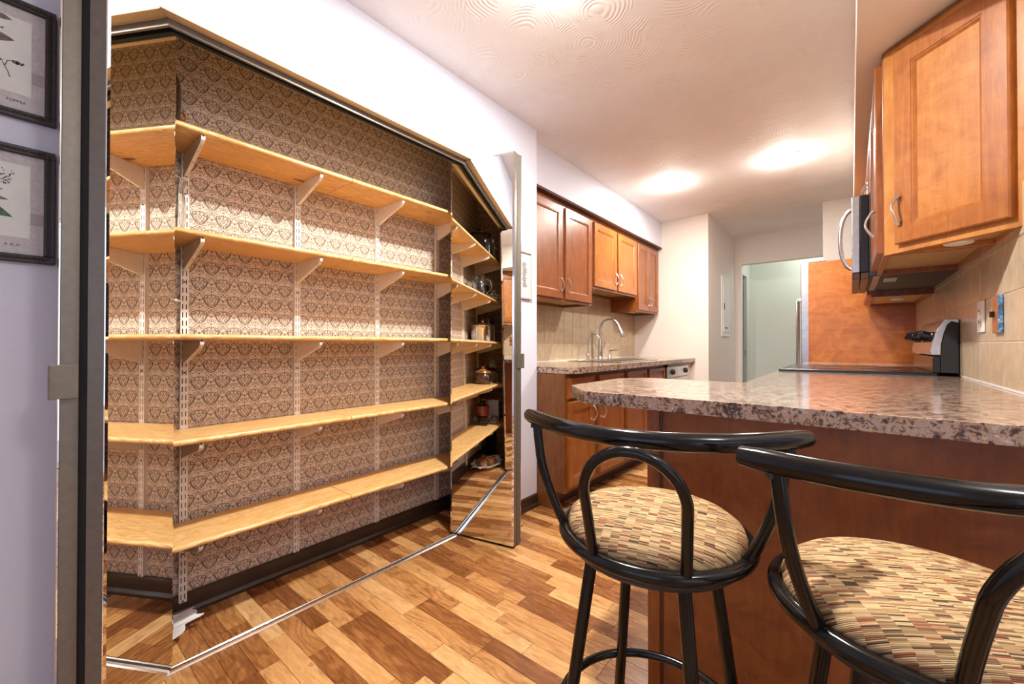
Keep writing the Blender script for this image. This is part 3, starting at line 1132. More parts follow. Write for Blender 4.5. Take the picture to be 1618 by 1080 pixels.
for x, y in ((-0.22, 4.38), (-0.22, 5.0), (0.32, 4.38), (0.32, 5.0)):
    MB(o).lathe([(0.02, 0), (0.02, 0.03)], (x, y, 0), 10).build('foot', M['blackmatte'], root)

# stove
root = thing('stove', 'electric range with black glass top and knobbed rear console', 'stove', (0.04, 3.03, 0))
o = root.location
MB(o).box(-0.27, 0.345, 2.662, 3.402, 0.0, 0.885).build('body', M['blackmatte'], root, bevel=0.003)
MB(o).box(-0.305, 0.30, 2.656, 3.406, 0.8855, 0.910).build('cooktop', M['black'], root, bevel=0.004)
MB(o).box(-0.300, -0.2705, 2.665, 3.40, 0.20, 0.84).build('oven_door', M['steel'], root, bevel=0.004)
mb = MB(o).tube([(-0.30, 2.72, 0.80), (-0.345, 2.72, 0.805), (-0.345, 3.345, 0.805), (-0.30, 3.345, 0.80)], 0.011, 10)
mb.build('oven_handle', M['steel'], root)
MB(o).box(-0.300, -0.2705, 2.665, 3.40, 0.04, 0.19).build('drawer', M['steel'], root, bevel=0.004)
for bx, by, br in ((-0.14, 2.86, 0.10), (-0.14, 3.22, 0.08), (0.12, 2.86, 0.08), (0.12, 3.22, 0.10)):
    mb = MB(o)
    pr = [(br * math.cos(2 * PI * k / 40) + bx, br * math.sin(2 * PI * k / 40) + by, 0.9102) for k in range(40)]
    mb.tube(pr, 0.0011, 4, True)
    mb.build('burner_ring', M['blackmatte'], root)
# rear console: black housing, steel wrapped face
mb = MB(o).prism([(0.312, 0.911), (0.368, 0.911), (0.368, 1.135), (0.345, 1.142), (0.333, 1.128), (0.322, 1.09), (0.313, 1.04)], 2.668, 3.398, 'y')
bgd = mb.build('console', M['blackmatte'], root, bevel=0.002)
fa = [(0.282, 0.992), (0.311, 0.992), (0.3125, 1.04), (0.3215, 1.09), (0.3325, 1.128), (0.345, 1.1425), (0.368, 1.1355), (0.3685, 1.151), (0.325, 1.153), (0.300, 1.105), (0.285, 1.05), (0.277, 1.01)]
MB(o).prism(fa, 2.664, 3.402, 'y').build('console_face', M['steel'], bgd, bevel=0.0015)
fn = Vector((-0.95, 0, 0.31)).normalized()
for i, y in enumerate((2.74, 2.84, 2.94, 3.13, 3.23, 3.33)):
    Mx = Matrix.Translation((0.291, y, 1.075)) @ fn.to_track_quat('Z', 'Y').to_matrix().to_4x4()
    mb = MB(o, Mx)
    mb.lathe([(0.026, 0), (0.026, 0.004), (0.021, 0.008), (0.019, 0.035), (0.014, 0.04)], n=18)
    mb.box(-0.004, 0.004, -0.018, 0.018, 0.03, 0.048)
    mb.build('knob', M['black'], bgd)
MB(o).box(0.286, 0.3115, 2.668, 3.398, 0.911, 0.985).build('console_base', M['black'], root, bevel=0.003)
# base unit between stove and fridge panel
root = thing('base_cabinet', 'cherry base cabinet between the stove and the refrigerator panel', 'cabinet', (0.04, 3.85, 0))
o = root.location
mb = MB(o)
mb.box(-0.235, XR - 0.002, 3.412, 4.298, 0.10, 0.857)
mb.build('carcass', M['cherry'], root, bevel=0.002)
MB(o).box(-0.16, -0.14, 3.412, 4.298, 0.0, 0.0995).build('toe_kick', M['stripwood'], root)
for a, b in ((3.43, 3.845), (3.865, 4.28)):
    door(root, frame((-0.236, b, 0.12), (0, -1, 0), (-1, 0, 0)), b - a, 0.55, M['cherry'], M['cherry'], handle=(0.03, 0.45))
    door(root, frame((-0.236, b, 0.69), (0, -1, 0), (-1, 0, 0)), b - a, 0.14, M['cherry'], M['cherry'], name='drawer', st=0.028)
root = thing('countertop', 'short stone laminate worktop between stove and refrigerator panel', 'countertop', (0.04, 3.85, 0.859))
MB(root.location).box(-0.295, XR - 0.009, 3.411, 4.298, 0.859, 0.897).build('slab', M['stone'], root, bevel=0.003)

# peninsula base and right base run
root = thing('peninsula_cabinet', 'dark cherry panelled back of the breakfast bar behind the stools', 'cabinet', (-0.05, 1.5, 0))
o = root.location
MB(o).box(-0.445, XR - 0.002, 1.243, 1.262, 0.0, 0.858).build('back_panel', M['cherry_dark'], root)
MB(o).box(-0.482, -0.4455, 1.236, 1.70, 0.0, 0.858).build('corner_post', M['cherry'], root, bevel=0.002)
MB(o).box(-0.445, -0.437, 1.2395, 1.2425, 0.0, 0.858).build('shadow_bead', M['stripwood'], root)
MB(o).box(-0.4454, XR - 0.002, 1.2625, 1.70, 0.10, 0.858).build('carcass', M['cherry'], root)
MB(o).box(-0.4454, 0.25, 1.262, 1.64, 0.0, 0.0995).build('plinth', M['stripwood'], root)
root = thing('base_cabinet', 'cherry base cabinet under the right worktop next to the stove', 'cabinet', (0.04, 2.2, 0))
o = root.location
MB(o).box(-0.26, XR - 0.002, 1.702, 2.652, 0.10, 0.858).build('carcass', M['cherry'], root, bevel=0.002)
MB(o).box(-0.18, -0.16, 1.702, 2.652, 0.0, 0.0995).build('toe_kick', M['stripwood'], root)
for a, b in ((1.75, 2.18), (2.2, 2.63)):
    door(root, frame((-0.261, b, 0.12), (0, -1, 0), (-1, 0, 0)), b - a, 0.55, M['cherry'], M['cherry'], handle=(0.03, 0.45))
    door(root, frame((-0.261, b, 0.69), (0, -1, 0), (-1, 0, 0)), b - a, 0.14, M['cherry'], M['cherry'], name='drawer', st=0.028)
root = thing('countertop', 'speckled stone laminate breakfast bar top with clipped corners above the stools', 'countertop', (-0.1, 1.6, 0.859))
mb = MB(root.location)
XC = XR - 0.009
mb.prism([(-0.632, 1.113), (0.42, 1.113), (0.42, 1.116), (XC, 1.118), (XC, 2.653), (-0.312, 2.653), (-0.312, 1.735), (-0.665, 1.735), (-0.757, 1.633), (-0.757, 1.25)], 0.859, 0.897)
mb.build('slab', M['stone'], root, bevel=0.0015)
MB(root.location).box(XR - 0.0085, XR - 0.002, 1.12, 2.653, 0.8975, 0.904).build('caulk_bead', M['white'], root)

# ------------------------------------------------------------------ bifold mirror doors
DZ0, DZ1 = 0.014, 2.036


def leaf(parent, org, dirv, nrm, L, name, t=0.03, far_end=True):
    """door leaf: mirror glass on face side, champagne frame round; org = start, dirv along, nrm = mirror side"""
    Mx = frame((org[0], org[1], 0), (dirv[0], dirv[1], 0), (nrm[0], nrm[1], 0))
    o = parent.location
    H0, H1 = DZ0, DZ1
    mb = MB(o, Mx)
    b = 0.010
    mb.box(0, b, H0, H1, -t, -0.001)
    mb.box(L - b, L, H0, H1, -t, -0.001)
    mb.box(b, L - b, H0, H0 + 0.02, -t, -0.001)
    mb.box(b, L - b, H1 - 0.02, H1, -t, -0.001)
    f = mb.build(name, M['bronze'], parent, bevel=0.0012)
    MB(o, Mx).box(b, L - b, H0 + 0.02, H1 - 0.02, -t + 0.006, -0.008).build('backing', M['white'], f)
    mb = MB(o, Mx)
    bz, NS = 0.010, 20
    x0, x1, y0, y1 = 0.0, L, H0, H1
    zs = [y0 + bz + (y1 - y0 - 2 * bz) * k / NS for k in range(NS + 1)]
    # bevelled rim
    for k in range(NS):
        a, b_ = zs[k], zs[k + 1]
        for xo, xi in ((x0, x0 + bz), (x1, x1 - bz)):
            mb.add([(xo, a, 0.0015), (xi, a, 0.003), (xi, b_, 0.003), (xo, b_, 0.0015)], [(0, 1, 2, 3) if xo < xi else (3, 2, 1, 0)])
            mb.add([(xo, a, -0.0008), (xo, a, 0.0015), (xo, b_, 0.0015), (xo, b_, -0.0008)], [(0, 1, 2, 3) if xo < xi else (3, 2, 1, 0)])
    for yo, yi, fl in ((y0, y0 + bz, 0), (y1, y1 - bz, 1)):
        mb.add([(x0, yo, 0.0015), (x1, yo, 0.0015), (x1 - bz, yi, 0.003), (x0 + bz, yi, 0.003)], [(3, 2, 1, 0) if fl else (0, 1, 2, 3)])
        xa, xb = (x0, x0 + bz), (x1, x1 - bz)
        mb.add([(x0, yo, 0.0015), (x0 + bz, yi, 0.003), (x0, yi, 0.0015)], [(0, 1, 2)])
        mb.add([(x1, yo, 0.0015), (x1 - bz, yi, 0.003), (x1, yi, 0.0015)], [(0, 1, 2)])
        mb.add([(x0, yo, -0.0008), (x1, yo, -0.0008), (x1, yo, 0.0015), (x0, yo, 0.0015)], [(0, 1, 2, 3)])
    mb.add([(x0, y0, -0.0008), (x1, y0, -0.0008), (x1, y1, -0.0008), (x0, y1, -0.0008)], [(3, 2, 1, 0)])
    mb.build('bevelled_rim', M['mirror'], f)
    mb = MB(o, Mx)
    NX = 4
    vs = [(x0 + bz + (x1 - x0 - 2 * bz) * i / NX, z_, 0.003) for z_ in zs for i in range(NX + 1)]
    W_ = NX + 1
    mb.add(vs, [(k * W_ + i, k * W_ + i + 1, (k + 1) * W_ + i + 1, (k + 1) * W_ + i) for k in range(NS) for i in range(NX)], True)
    mb.build('mirror_glass', M['mirror'], f)
    return f, Mx


def bifold(name, label, g0, ang, mirror_sign, L, out_ang, gap, L_out):
    """g0 = guide end (inside the track), ang = direction of the inner leaf from the guide into the room"""
    d = Vector((math.cos(ang), math.sin(ang)))
    n = Vector((-d.y, d.x)) * mirror_sign
    root = thing(name, label, 'door', (g0[0], g0[1], 0))
    o = root.location
    t = 0.031
    f, Mx = leaf(root, g0, d, n, L, 'inner_leaf', t)
    fold = Vector(g0) + d * L
    # outer leaf, mirror facing away
    s0 = fold - n * (t + gap)
    od = Vector((math.cos(out_ang), math.sin(out_ang)))
    on = Vector((-od.y, od.x)) * mirror_sign
    # outer leaf runs back to the jamb; its mirror faces the other side
    o0 = s0 + on * t
    Mo = leaf(root, (o0.x, o0.y), od, on, L_out, 'outer_leaf', t)[0]
    # black strip added as the shade of the gap between the leaves
    mb = MB(o)
    a = fold - n * (t - 0.006) - d * 0.012
    b = s0 + on * 0.010 + od * 0.012
    c_, e_ = b + od * 0.02, a - d * 0.02
    mb.prism([tuple(a), tuple(b), tuple(c_), tuple(e_)], DZ0, DZ1 - 0.01)
    mb.build('gap_shade_strip', M['darkgap'], root)
    # finger pull on the outer leaf edge
    q = s0 - on * 0.002 + d * 0.0
    mb = MB(o)
    z0, z1 = 0.916, 0.992
    ou = -od
    poly = [s0 + on * 0.001 + ou * 0.0008, s0 + on * 0.001 + ou * 0.0035, s0 + on * (t + 0.006) + ou * 0.007, s0 + on * (t + 0.013) + ou * 0.012,
            s0 + on * (t + 0.0165) + ou * 0.010, s0 + on * (t + 0.0165) + ou * 0.006, s0 + on * (t + 0.006) + ou * 0.0008]
    mb.prism([tuple(v) for v in poly], z0, z1)
    mb.build('finger_pull', M['bronze'], root, bevel=0.001)
    # pivot pins
    mb = MB(o)
    w = Vector(g0) + d * 0.02 - n * t * 0.5
    mb.lathe([(0.005, DZ1), (0.005, HZ - 0.0085)], (w.x, w.y, 0), 10)
    mb.build('guide_pin', M['blackmatte'], root)
    return root


LD = 0.39
aL = math.atan2(-0.501, 0.866)
bifold('bifold_mirror_door', 'folded mirrored bifold door at the left jamb, its edge filling the left of the photo', (-1.68, 0.337), aL, 1, LD, math.atan2(0.06, -0.998), 0.014, 0.325)
aR = R(14.0)
right_door = bifold('bifold_mirror_door', 'folded mirrored bifold door at the right jamb, reflecting the stocked shelves', (-1.705, 1.546), aR, -1, 0.385, math.atan2(0.02, -0.999), 0.006, 0.345)
# the right door hangs slightly twisted: its lower part is turned less into the room than its top


def twist(ob):
    if ob.type == 'MESH':
        for v in ob.data.vertices:
            a = R(-0.9 + 1.8 * v.co.z / 2.03)
            x, y = v.co.x, v.co.y
            v.co.x, v.co.y = x * math.cos(a) - y * math.sin(a), x * math.sin(a) + y * math.cos(a)
    for c in ob.children:
        twist(c)


twist(right_door)
# tracks
root = thing('door_track', 'metal ceiling track along the closet header', 'door track', (-1.64, 0.9, HZ - 0.012))
mb = MB(root.location)
z = HZ - 0.0042
mb.box(-1.662, -1.622, OY0 + 0.005, OY1 - 0.005, z - 0.003, z)
mb.box(-1.6235, -1.6205, OY0 + 0.005, OY1 - 0.005, z - 0.022, z)
mb.box(-1.6635, -1.6605, OY0 + 0.005, OY1 - 0.005, z - 0.022, z)
mb.box(-1.629, -1.6235, OY0 + 0.005, OY1 - 0.005, z - 0.022, z - 0.019)
mb.build('channel', M['bronze'], root)
mb = MB(root.location).box(-1.6605, -1.648, OY0 + 0.005, OY1 - 0.005, z - 0.020, z - 0.0031)
mb.build('slot', M['darkgap'], root)
root = thing('floor_track', 'silver metal track lying on the floor across the closet opening', 'door track', (-1.675, 0.9, 0))
mb = MB(root.location)
mb.prism([(-1.690, 0.0005), (-1.654, 0.0005), (-1.654, 0.004), (-1.658, 0.008), (-1.664, 0.011), (-1.668, 0.008), (-1.6685, 0.0025), (-1.6765, 0.0025), (-1.677, 0.008), (-1.680, 0.0105), (-1.686, 0.008), (-1.690, 0.004)], OY0 + 0.005, OY1 - 0.005, 'y')
mb.build('rail', M['chrome'], root)
MB(root.location).box(-1.6763, -1.6687, OY0 + 0.005, OY1 - 0.005, 0.0028, 0.0040).build('groove', M['darkgap'], root)

# ------------------------------------------------------------------ shelving
TOPS = [1.795, 1.435, 1.075, 0.715, 0.360]
TH = 0.020
XSF, XSB = -1.745, -1.984
SEAM = 0.985
nm = ['topmost', 'second from the top', 'middle', 'second from the bottom', 'lowest']


def board(y0, y1, z, label):
    root_z = z - TH
    mb = MB((-1.87, (y0 + y1) / 2, root_z))
    r_ = TH / 2
    poly = [(XSB, z - TH), (XSF - r_, z - TH)] + [(XSF - r_ + r_ * math.sin(a), z - r_ - r_ * math.cos(a)) for a in [PI * k / 8 for k in range(1, 8)]] + [(XSF - r_, z), (XSB, z)]
    mb.prism(poly, y0, y1, 'y')
    for i in range(len(mb.sm)):
        mb.sm[i] = True
    ob = mb.build('shelf_board', M['pine'])
    ob.location = (-1.87, (y0 + y1) / 2, root_z)
    tag(ob, label, 'shelf', 'pine shelves in the closet')
    return ob


for i, z in enumerate(TOPS):
    board(CY0 + 0.004, SEAM - 0.0014, z, 'longer left pine shelf board on the %s level of the closet' % nm[i])
    board(SEAM + 0.0014, CY1 - 0.004, z, 'right pine shelf board beyond the seam on the %s level' % nm[i])


def bracket_mesh(y, z):
    """white pressed bracket under a board: tapering web with folded lower lip, at standard y"""
    mb = MB()
    xb, xf = -1.984, -1.765
    zt = z - TH - 0.0008
    web = [(xb, zt), (xf + 0.006, zt), (xf + 0.010, zt - 0.006), (xf + 0.008, zt - 0.016), (xf - 0.004, zt - 0.026), (xb + 0.010, zt - 0.088), (xb, zt - 0.086)]
    mb.prism(web, y - 0.006, y - 0.004, 'y')
    mb.prism(web, y + 0.004, y + 0.006, 'y')
    lip = [(xf + 0.010, zt - 0.006), (xf + 0.008, zt - 0.016), (xf - 0.004, zt - 0.026), (xb + 0.010, zt - 0.088)]
    inner = [(p[0] - 0.0015, p[1] + 0.001) for p in lip]
    mb.prism(lip + inner[::-1], y - 0.004, y + 0.004, 'y')
    return mb


STD = [0.01 + 0.42 * k for k in range(0, 5)]
STD = [y for y in STD]
sn = ['hidden behind the left mirror door', 'just right of the left mirror edge', 'just left of the board seams', 'just right of the board seams', 'beside the right mirror door']
for k, y in enumerate(STD):
    root = thing('shelf_standard', 'white slotted shelf upright with brackets, ' + sn[k], 'shelf upright', (-1.998, y, 0.085), 0, 'slotted uprights in the closet')
    o = root.location
    mb = MB(o)
    z0, z1 = (0.05 if k == 1 else 0.082) , 1.83
    xw, xf = XL, XL + 0.0145
    w = 0.0125
    mb.box(xw, xf, y - w, y - w + 0.0015, z0, z1)
    mb.box(xw, xf, y + w - 0.0015, y + w, z0, z1)
    # front web with two columns of slots
    s0, s1 = 0.0042, 0.0072
    f0, f1 = xf - 0.0015, xf
    mb.box(f0, f1, y - w + 0.0015, y - s1, z0, z1)
    mb.box(f0, f1, y - s0, y + s0, z0, z1)
    mb.box(f0, f1, y + s1, y + w - 0.0015, z0, z1)
    pz_ = 0.0318
    zz = z0
    while zz < z1 - 0.012:
        mb.box(f0, f1, y - s1, y - s0, zz, zz + 0.0118)
        mb.box(f0, f1, y + s0, y + s1, zz, zz + 0.0118)
        zz += pz_
    mb.build('rail', M['white_metal'], root)
    MB(o).box(xw + 0.0005, xw + 0.003, y - w + 0.0016, y + w - 0.0016, z0 + 0.001, z1 - 0.001).build('slot_shade', M['darkgap'], root)  # dark sheet that paints in the shade behind the slots
    mb = MB(o)
    for zsc in (z0 + 0.005, 0.235, 0.56, 0.93, 1.28, 1.62):
        Mx = frame((xf, y, zsc), (0, 1, 0), (1, 0, 0))
        mb.M = Mx
        mb.lathe([(0.0034, 0), (0.003, 0.0012), (0.001, 0.0018)], n=10)
    mb.M = Matrix()
    mb.build('screws', M['blackmatte'], root)
    for z in TOPS:
        b = bracket_mesh(y, z)
        b.o = Vector(o)
        b.v = [v - Vector(o) for v in b.v]
        br = b.build('bracket', M['white_metal'], root)
        hb = MB(o)
        zt = z - TH
        for xx, dz in ((-1.79, 0.0325), (-1.815, 0.0405), (-1.88, 0.0622)):
            hb.lathe([(0.0018, zt - dz - 0.0012), (0.0018, zt - dz + 0.0008)], (xx, y, 0), 8)
        hb.build('screw_hole', M['darkgap'], br)
# two small fixings on the left upright near the floor
# ------------------------------------------------------------------ things on the shelves (seen in the right mirror)
T1, T2, T3, T4, T5 = TOPS
Z_ = lambda z: z + 0.0008
root = thing('cake_dome', 'large smoked glass dome on the top shelf, seen in the right mirror', 'cake dome', (-1.862, 0.275, Z_(T1)))
MB().lathe([(0.118, 0), (0.120, 0.004), (0.120, 0.012), (0.09, 0.014)], n=32).build('plate', M['darkbrown'], root)
MB().lathe([(0.110, 0.015), (0.114, 0.09), (0.113, 0.15), (0.102, 0.195), (0.075, 0.215), (0.03, 0.2225), (0.002, 0.2235)], n=32).build('dome', M['smoke'], root)
MB().lathe([(0.012, 0.222), (0.011, 0.230), (0.034, 0.234), (0.036, 0.242), (0.02, 0.247)], n=18).build('knob', M['black'], root)
root = thing('amber_jug', 'ribbed amber jug peeping past the left mirror edge on the top shelf', 'jug', (-1.948, 0.400, Z_(T1)))
MB().lathe([(0.025, 0), (0.03, 0.012), (0.032, 0.03), (0.024, 0.042), (0.029, 0.055), (0.030, 0.072), (0.021, 0.084), (0.024, 0.096), (0.022, 0.11), (0.018, 0.112)], n=20).build('body', M['amber'], root)
root = thing('glass_jar', 'clear glass canister on the top shelf in front of the smoked dome', 'jar', (-1.80, 0.12, Z_(T1)))
MB().lathe([(0.035, 0), (0.04, 0.006), (0.04, 0.085), (0.032, 0.1), (0.032, 0.11)], n=20).build('body', M['glass'], root)
MB().lathe([(0.034, 0.111), (0.034, 0.125), (0.01, 0.13)], n=20).build('lid', M['white'], root)
# second shelf
root = thing('glass_pitcher', 'ribbed clear glass pitcher on the second shelf, seen in the right mirror', 'pitcher', (-1.87, 0.345, Z_(T2)))
prof_ = [(0.045, 0), (0.055, 0.006), (0.062, 0.06), (0.060, 0.12), (0.055, 0.16), (0.062, 0.19), (0.058, 0.19), (0.051, 0.16), (0.056, 0.12), (0.057, 0.06), (0.050, 0.012)]
MB().lathe(prof_, n=20).build('body', M['glass'], root)
MB().tube(spline([(0.055, 0, 0.165), (0.095, 0, 0.15), (0.1, 0, 0.09), (0.06, 0, 0.04)], 5), 0.006, 8).build('handle', M['glass'], root)
root = thing('food_chopper', 'black and clear kitchen chopper on the second shelf', 'chopper', (-1.90, 0.18, Z_(T2)))
MB().lathe([(0.045, 0), (0.05, 0.01), (0.05, 0.09), (0.046, 0.095)], n=20).build('jar', M['glass'], root)
MB().lathe([(0.05, 0.096), (0.05, 0.12), (0.04, 0.15), (0.03, 0.155)], n=20).build('head', M['black'], root)
MB().lathe([(0.028, 0.156), (0.026, 0.168), (0.01, 0.17)], n=16).build('button', M['chrome'], root)
root = thing('green_bottle', 'green glass bottle with gold neck on the second shelf', 'bottle', (-1.885, 0.045, Z_(T2)))
MB().lathe([(0.03, 0), (0.034, 0.006), (0.034, 0.11), (0.024, 0.145), (0.014, 0.165), (0.013, 0.19)], n=18).build('body', M['greenglass'], root)
MB().lathe([(0.0155, 0.16), (0.016, 0.225), (0.014, 0.23), (0.004, 0.232)], n=16).build('foil', M['amber'], root)
root = thing('wire_basket', 'small cream wire basket with handle on the second shelf', 'basket', (-1.80, 0.10, Z_(T2)))
mb = MB()
for zz, rr_ in ((0.003, 0.05), (0.03, 0.056), (0.058, 0.062)):
    mb.tube([(rr_ * math.cos(a), rr_ * 1.2 * math.sin(a), zz) for a in [2 * PI * k / 24 for k in range(24)]], 0.0028, 6, True)
for k in range(12):
    a = 2 * PI * k / 12
    mb.tube([(0.05 * math.cos(a), 0.06 * math.sin(a), 0.003), (0.062 * math.cos(a), 0.0744 * math.sin(a), 0.058)], 0.0018, 5)
mb.build('basket', M['white'], root)
MB().tube([(0, -0.074, 0.058), (0, -0.045, 0.09), (0, 0, 0.105), (0, 0.045, 0.09), (0, 0.074, 0.058)], 0.003, 6).build('handle', M['white'], root)
# third shelf
root = thing('stock_pot', 'stainless steel stock pot with lid on the middle shelf', 'pot', (-1.872, 0.25, Z_(T3)))
MB().lathe([(0.10, 0), (0.106, 0.005), (0.107, 0.13), (0.110, 0.135), (0.104, 0.137)], n=36).build('body', M['chrome'], root)
MB().lathe([(0.108, 0.138), (0.105, 0.142), (0.07, 0.158), (0.015, 0.165), (0.01, 0.172), (0.02, 0.178), (0.012, 0.188)], n=36).build('lid', M['chrome'], root)
for s_ in (-1, 1):
    MB().tube(spline([(0.03, s_ * 0.103, 0.115), (0.026, s_ * 0.13, 0.12), (0, s_ * 0.138, 0.12), (-0.026, s_ * 0.13, 0.12), (-0.03, s_ * 0.103, 0.115)], 4), 0.005, 8).build('handle', M['chrome'], root)
tag(MB().lathe([(0.085, Z_(T3)), (0.087, Z_(T3) + 0.006), (0.085, Z_(T3) + 0.012)], (-1.915, 0.02, 0), 30).build('cutting_board', M['pine']), 'round pale wood board lying beside the stock pot', 'board')
root = thing('coffee_grinder', 'dark upright appliance in the corner beyond the stock pot', 'grinder', (-1.88, 0.02, Z_(T3) + 0.0125))
MB().lathe([(0.055, 0), (0.058, 0.01), (0.05, 0.09), (0.055, 0.14), (0.05, 0.17), (0.02, 0.175)], n=24).build('body', M['black'], root)
MB().lathe([(0.051, 0.171), (0.05, 0.21), (0.02, 0.215)], n=24).build('lid', M['smoke'], root)
# fourth shelf
root = thing('bean_pot', 'glossy dark brown casserole with knobbed lid on the fourth shelf', 'pot', (-1.865, 0.30, Z_(T4)))
MB().lathe([(0.06, 0), (0.078, 0.02), (0.084, 0.055), (0.072, 0.09), (0.066, 0.094)], n=30).build('body', M['darkbrown'], root)
MB().lathe([(0.07, 0.095), (0.062, 0.11), (0.02, 0.125), (0.012, 0.13), (0.016, 0.14), (0.008, 0.146)], n=30).build('lid', M['amber'], root)
root = thing('saucepan', 'shiny steel saucepan with dark glass lid on the fourth shelf', 'pan', (-1.875, 0.11, Z_(T4)))
MB().lathe([(0.088, 0), (0.095, 0.006), (0.096, 0.10), (0.099, 0.104), (0.094, 0.106)], n=32).build('body', M['chrome'], root)
MB().lathe([(0.097, 0.107), (0.09, 0.118), (0.05, 0.133), (0.01, 0.138), (0.014, 0.155), (0.006, 0.16)], n=32).build('lid', M['smoke'], root)
MB().tube([(0.09, 0.02, 0.09), (0.12, 0.05, 0.095)], 0.008, 8).build('handle', M['black'], root)
# fifth shelf
root = thing('storage_box', 'low glass storage box on the lowest shelf under the red crock', 'box', (-1.90, 0.235, Z_(T5)))
MB().box(-0.06, 0.06, -0.085, 0.085, 0, 0.07).build('body', M['smoke'], root, bevel=0.008)
root = thing('utensil_crock', 'dark red ceramic crock holding rolled tools on the lowest shelf', 'crock', (-1.90, 0.235, Z_(T5) + 0.071))
MB().lathe([(0.052, 0), (0.058, 0.005), (0.066, 0.085), (0.068, 0.09), (0.06, 0.09), (0.054, 0.012)], n=28).build('body', M['redceramic'], root)
mb = MB()
for cx, cy in ((0.0, 0.028), (0.0, -0.030)):
    mb.tube([(cx + 0.01, cy + 0.024 * math.cos(a), 0.105 + 0.024 * math.sin(a)) for a in [2 * PI * k / 18 for k in range(18)]], 0.006, 8, True)
mb.tube([(0.01, 0.028, 0.012), (0.01, 0.028, 0.082)], 0.006, 8)
mb.tube([(0.01, -0.030, 0.012), (0.01, -0.030, 0.082)], 0.006, 8)
mb.build('tool_loops', M['blackmatte'], root)
root = thing('glass_bowl', 'cut glass bowl lying on its side at the front of the lowest shelf', 'bowl', (-1.80, 0.215, Z_(T5) + 0.043))
mb = MB(None, Matrix.Rotation(R(90), 4, 'X'))
mb.lathe([(0.015, -0.03), (0.036, -0.012), (0.043, 0.02), (0.040, 0.02), (0.033, -0.01), (0.012, -0.024)], n=14)
mb.build('body', M['glass'], root)
root = thing('spiral_binder', 'pale spiral-bound recipe book standing on the lowest shelf', 'book', (-1.86, 0.06, Z_(T5)))
MB().box(-0.09, 0.07, -0.020, -0.017, 0, 0.19).build('cover', M['whiteframe'], root)
MB().box(-0.09, 0.07, 0.014, 0.017, 0, 0.19).build('cover', M['whiteframe'], root)
MB().box(-0.088, 0.066, -0.016, 0.013, 0.002, 0.188).build('pages', M['paper'], root)
mb = MB()
for k in range(16):
    mb.tube([(0.072 + 0.010 * math.cos(a), 0.022 * math.sin(a), 0.015 + k * 0.0107) for a in [2 * PI * j / 12 for j in range(12)]], 0.0016, 5, True)
mb.build('spiral', M['black'], root)
# floor of the closet: white scalloped platter with brown mugs, teal box
PX, PY = -1.865, 0.235
root = thing('platter', 'white scalloped ceramic platter on the closet floor carrying brown mugs', 'platter', (PX, PY, 0.0005), 0.16)
mb = MB()
n = 168
prof_ = [(0.55, 0.0), (0.62, 0.0), (0.72, 0.018), (0.80, 0.03), (1.0, 0.036), (1.0, 0.040), (0.79, 0.035), (0.70, 0.023), (0.60, 0.005), (0.0, 0.005)]
vs, fs = [], []
for r_, z in prof_:
    for k in range(n):
        a = 2 * PI * k / n
        # pinched handles at the two ends along Y, gentle scallops elsewhere
        flare = math.exp(-((abs(math.sin(a)) - 1) / 0.035) ** 2)
        sc = 1.0
        if r_ > 0.85:
            sc = 1.0 + 0.05 * math.cos(8 * a) + 0.10 * flare + 0.24 * math.exp(-((abs(math.sin(a)) - 0.962) / 0.014) ** 2)
        vs.append((0.118 * r_ * sc * math.cos(a), 0.192 * r_ * sc * math.sin(a), z + (0.006 * flare if r_ > 0.85 else 0)))
for i in range(len(prof_) - 1):
    for k in range(n):
        l = (k + 1) % n
        fs.append((i * n + k, i * n + l, (i + 1) * n + l, (i + 1) * n + k))
fs.append(tuple(range(n))[::-1])
mb.add(vs, fs, True)
mb.build('dish', M['porcelain'], root)
mug_lab = ['brown stoneware mug at the right front of the white platter', 'brown stoneware mug at the left front of the white platter', 'brown stoneware mug at the right rear of the white platter', 'brown stoneware mug at the left rear of the white platter', 'brown stoneware mug at the near end of the white platter']
first = None
for i, (dx, dy) in enumerate(((0.033, -0.045), (0.033, 0.035), (-0.04, -0.045), (-0.04, 0.035), (0.0, 0.11))):
    if first is None:
        first = thing('mug', mug_lab[0], 'mug', (PX + dx, PY + dy, 0.006), 0.4, 'brown mugs on the platter')
        MB().lathe([(0.026, 0), (0.030, 0.004), (0.033, 0.035), (0.031, 0.062), (0.033, 0.068), (0.029, 0.068), (0.027, 0.060), (0.029, 0.034), (0.025, 0.008)], n=22).build('body', M['amber'], first)
        MB().tube(spline([(0.030, 0, 0.055), (0.048, 0, 0.05), (0.05, 0, 0.03), (0.031, 0, 0.016)], 4), 0.0045, 8).build('handle', M['amber'], first)
    else:
        c = dup(first)
        c.location = (PX + dx, PY + dy, 0.006)
        c.rotation_euler = (0, 0, 0.4 + i * 0.8 + (2.2 if i == 4 else 0))
        c['label'] = mug_lab[i]
root = thing('storage_box', 'teal translucent food box standing in the corner of the closet floor', 'box', (-1.92, -0.105, 0.0005))
MB().box(-0.05, 0.05, -0.046, 0.046, 0, 0.20).build('body', M['tealglass'], root, bevel=0.012)
MB().box(-0.054, 0.054, -0.05, 0.05, 0.2005, 0.222).build('lid', M['tealglass'], root, bevel=0.006)

# ------------------------------------------------------------------ bar stools
SR, SZ = 0.18, 0.653


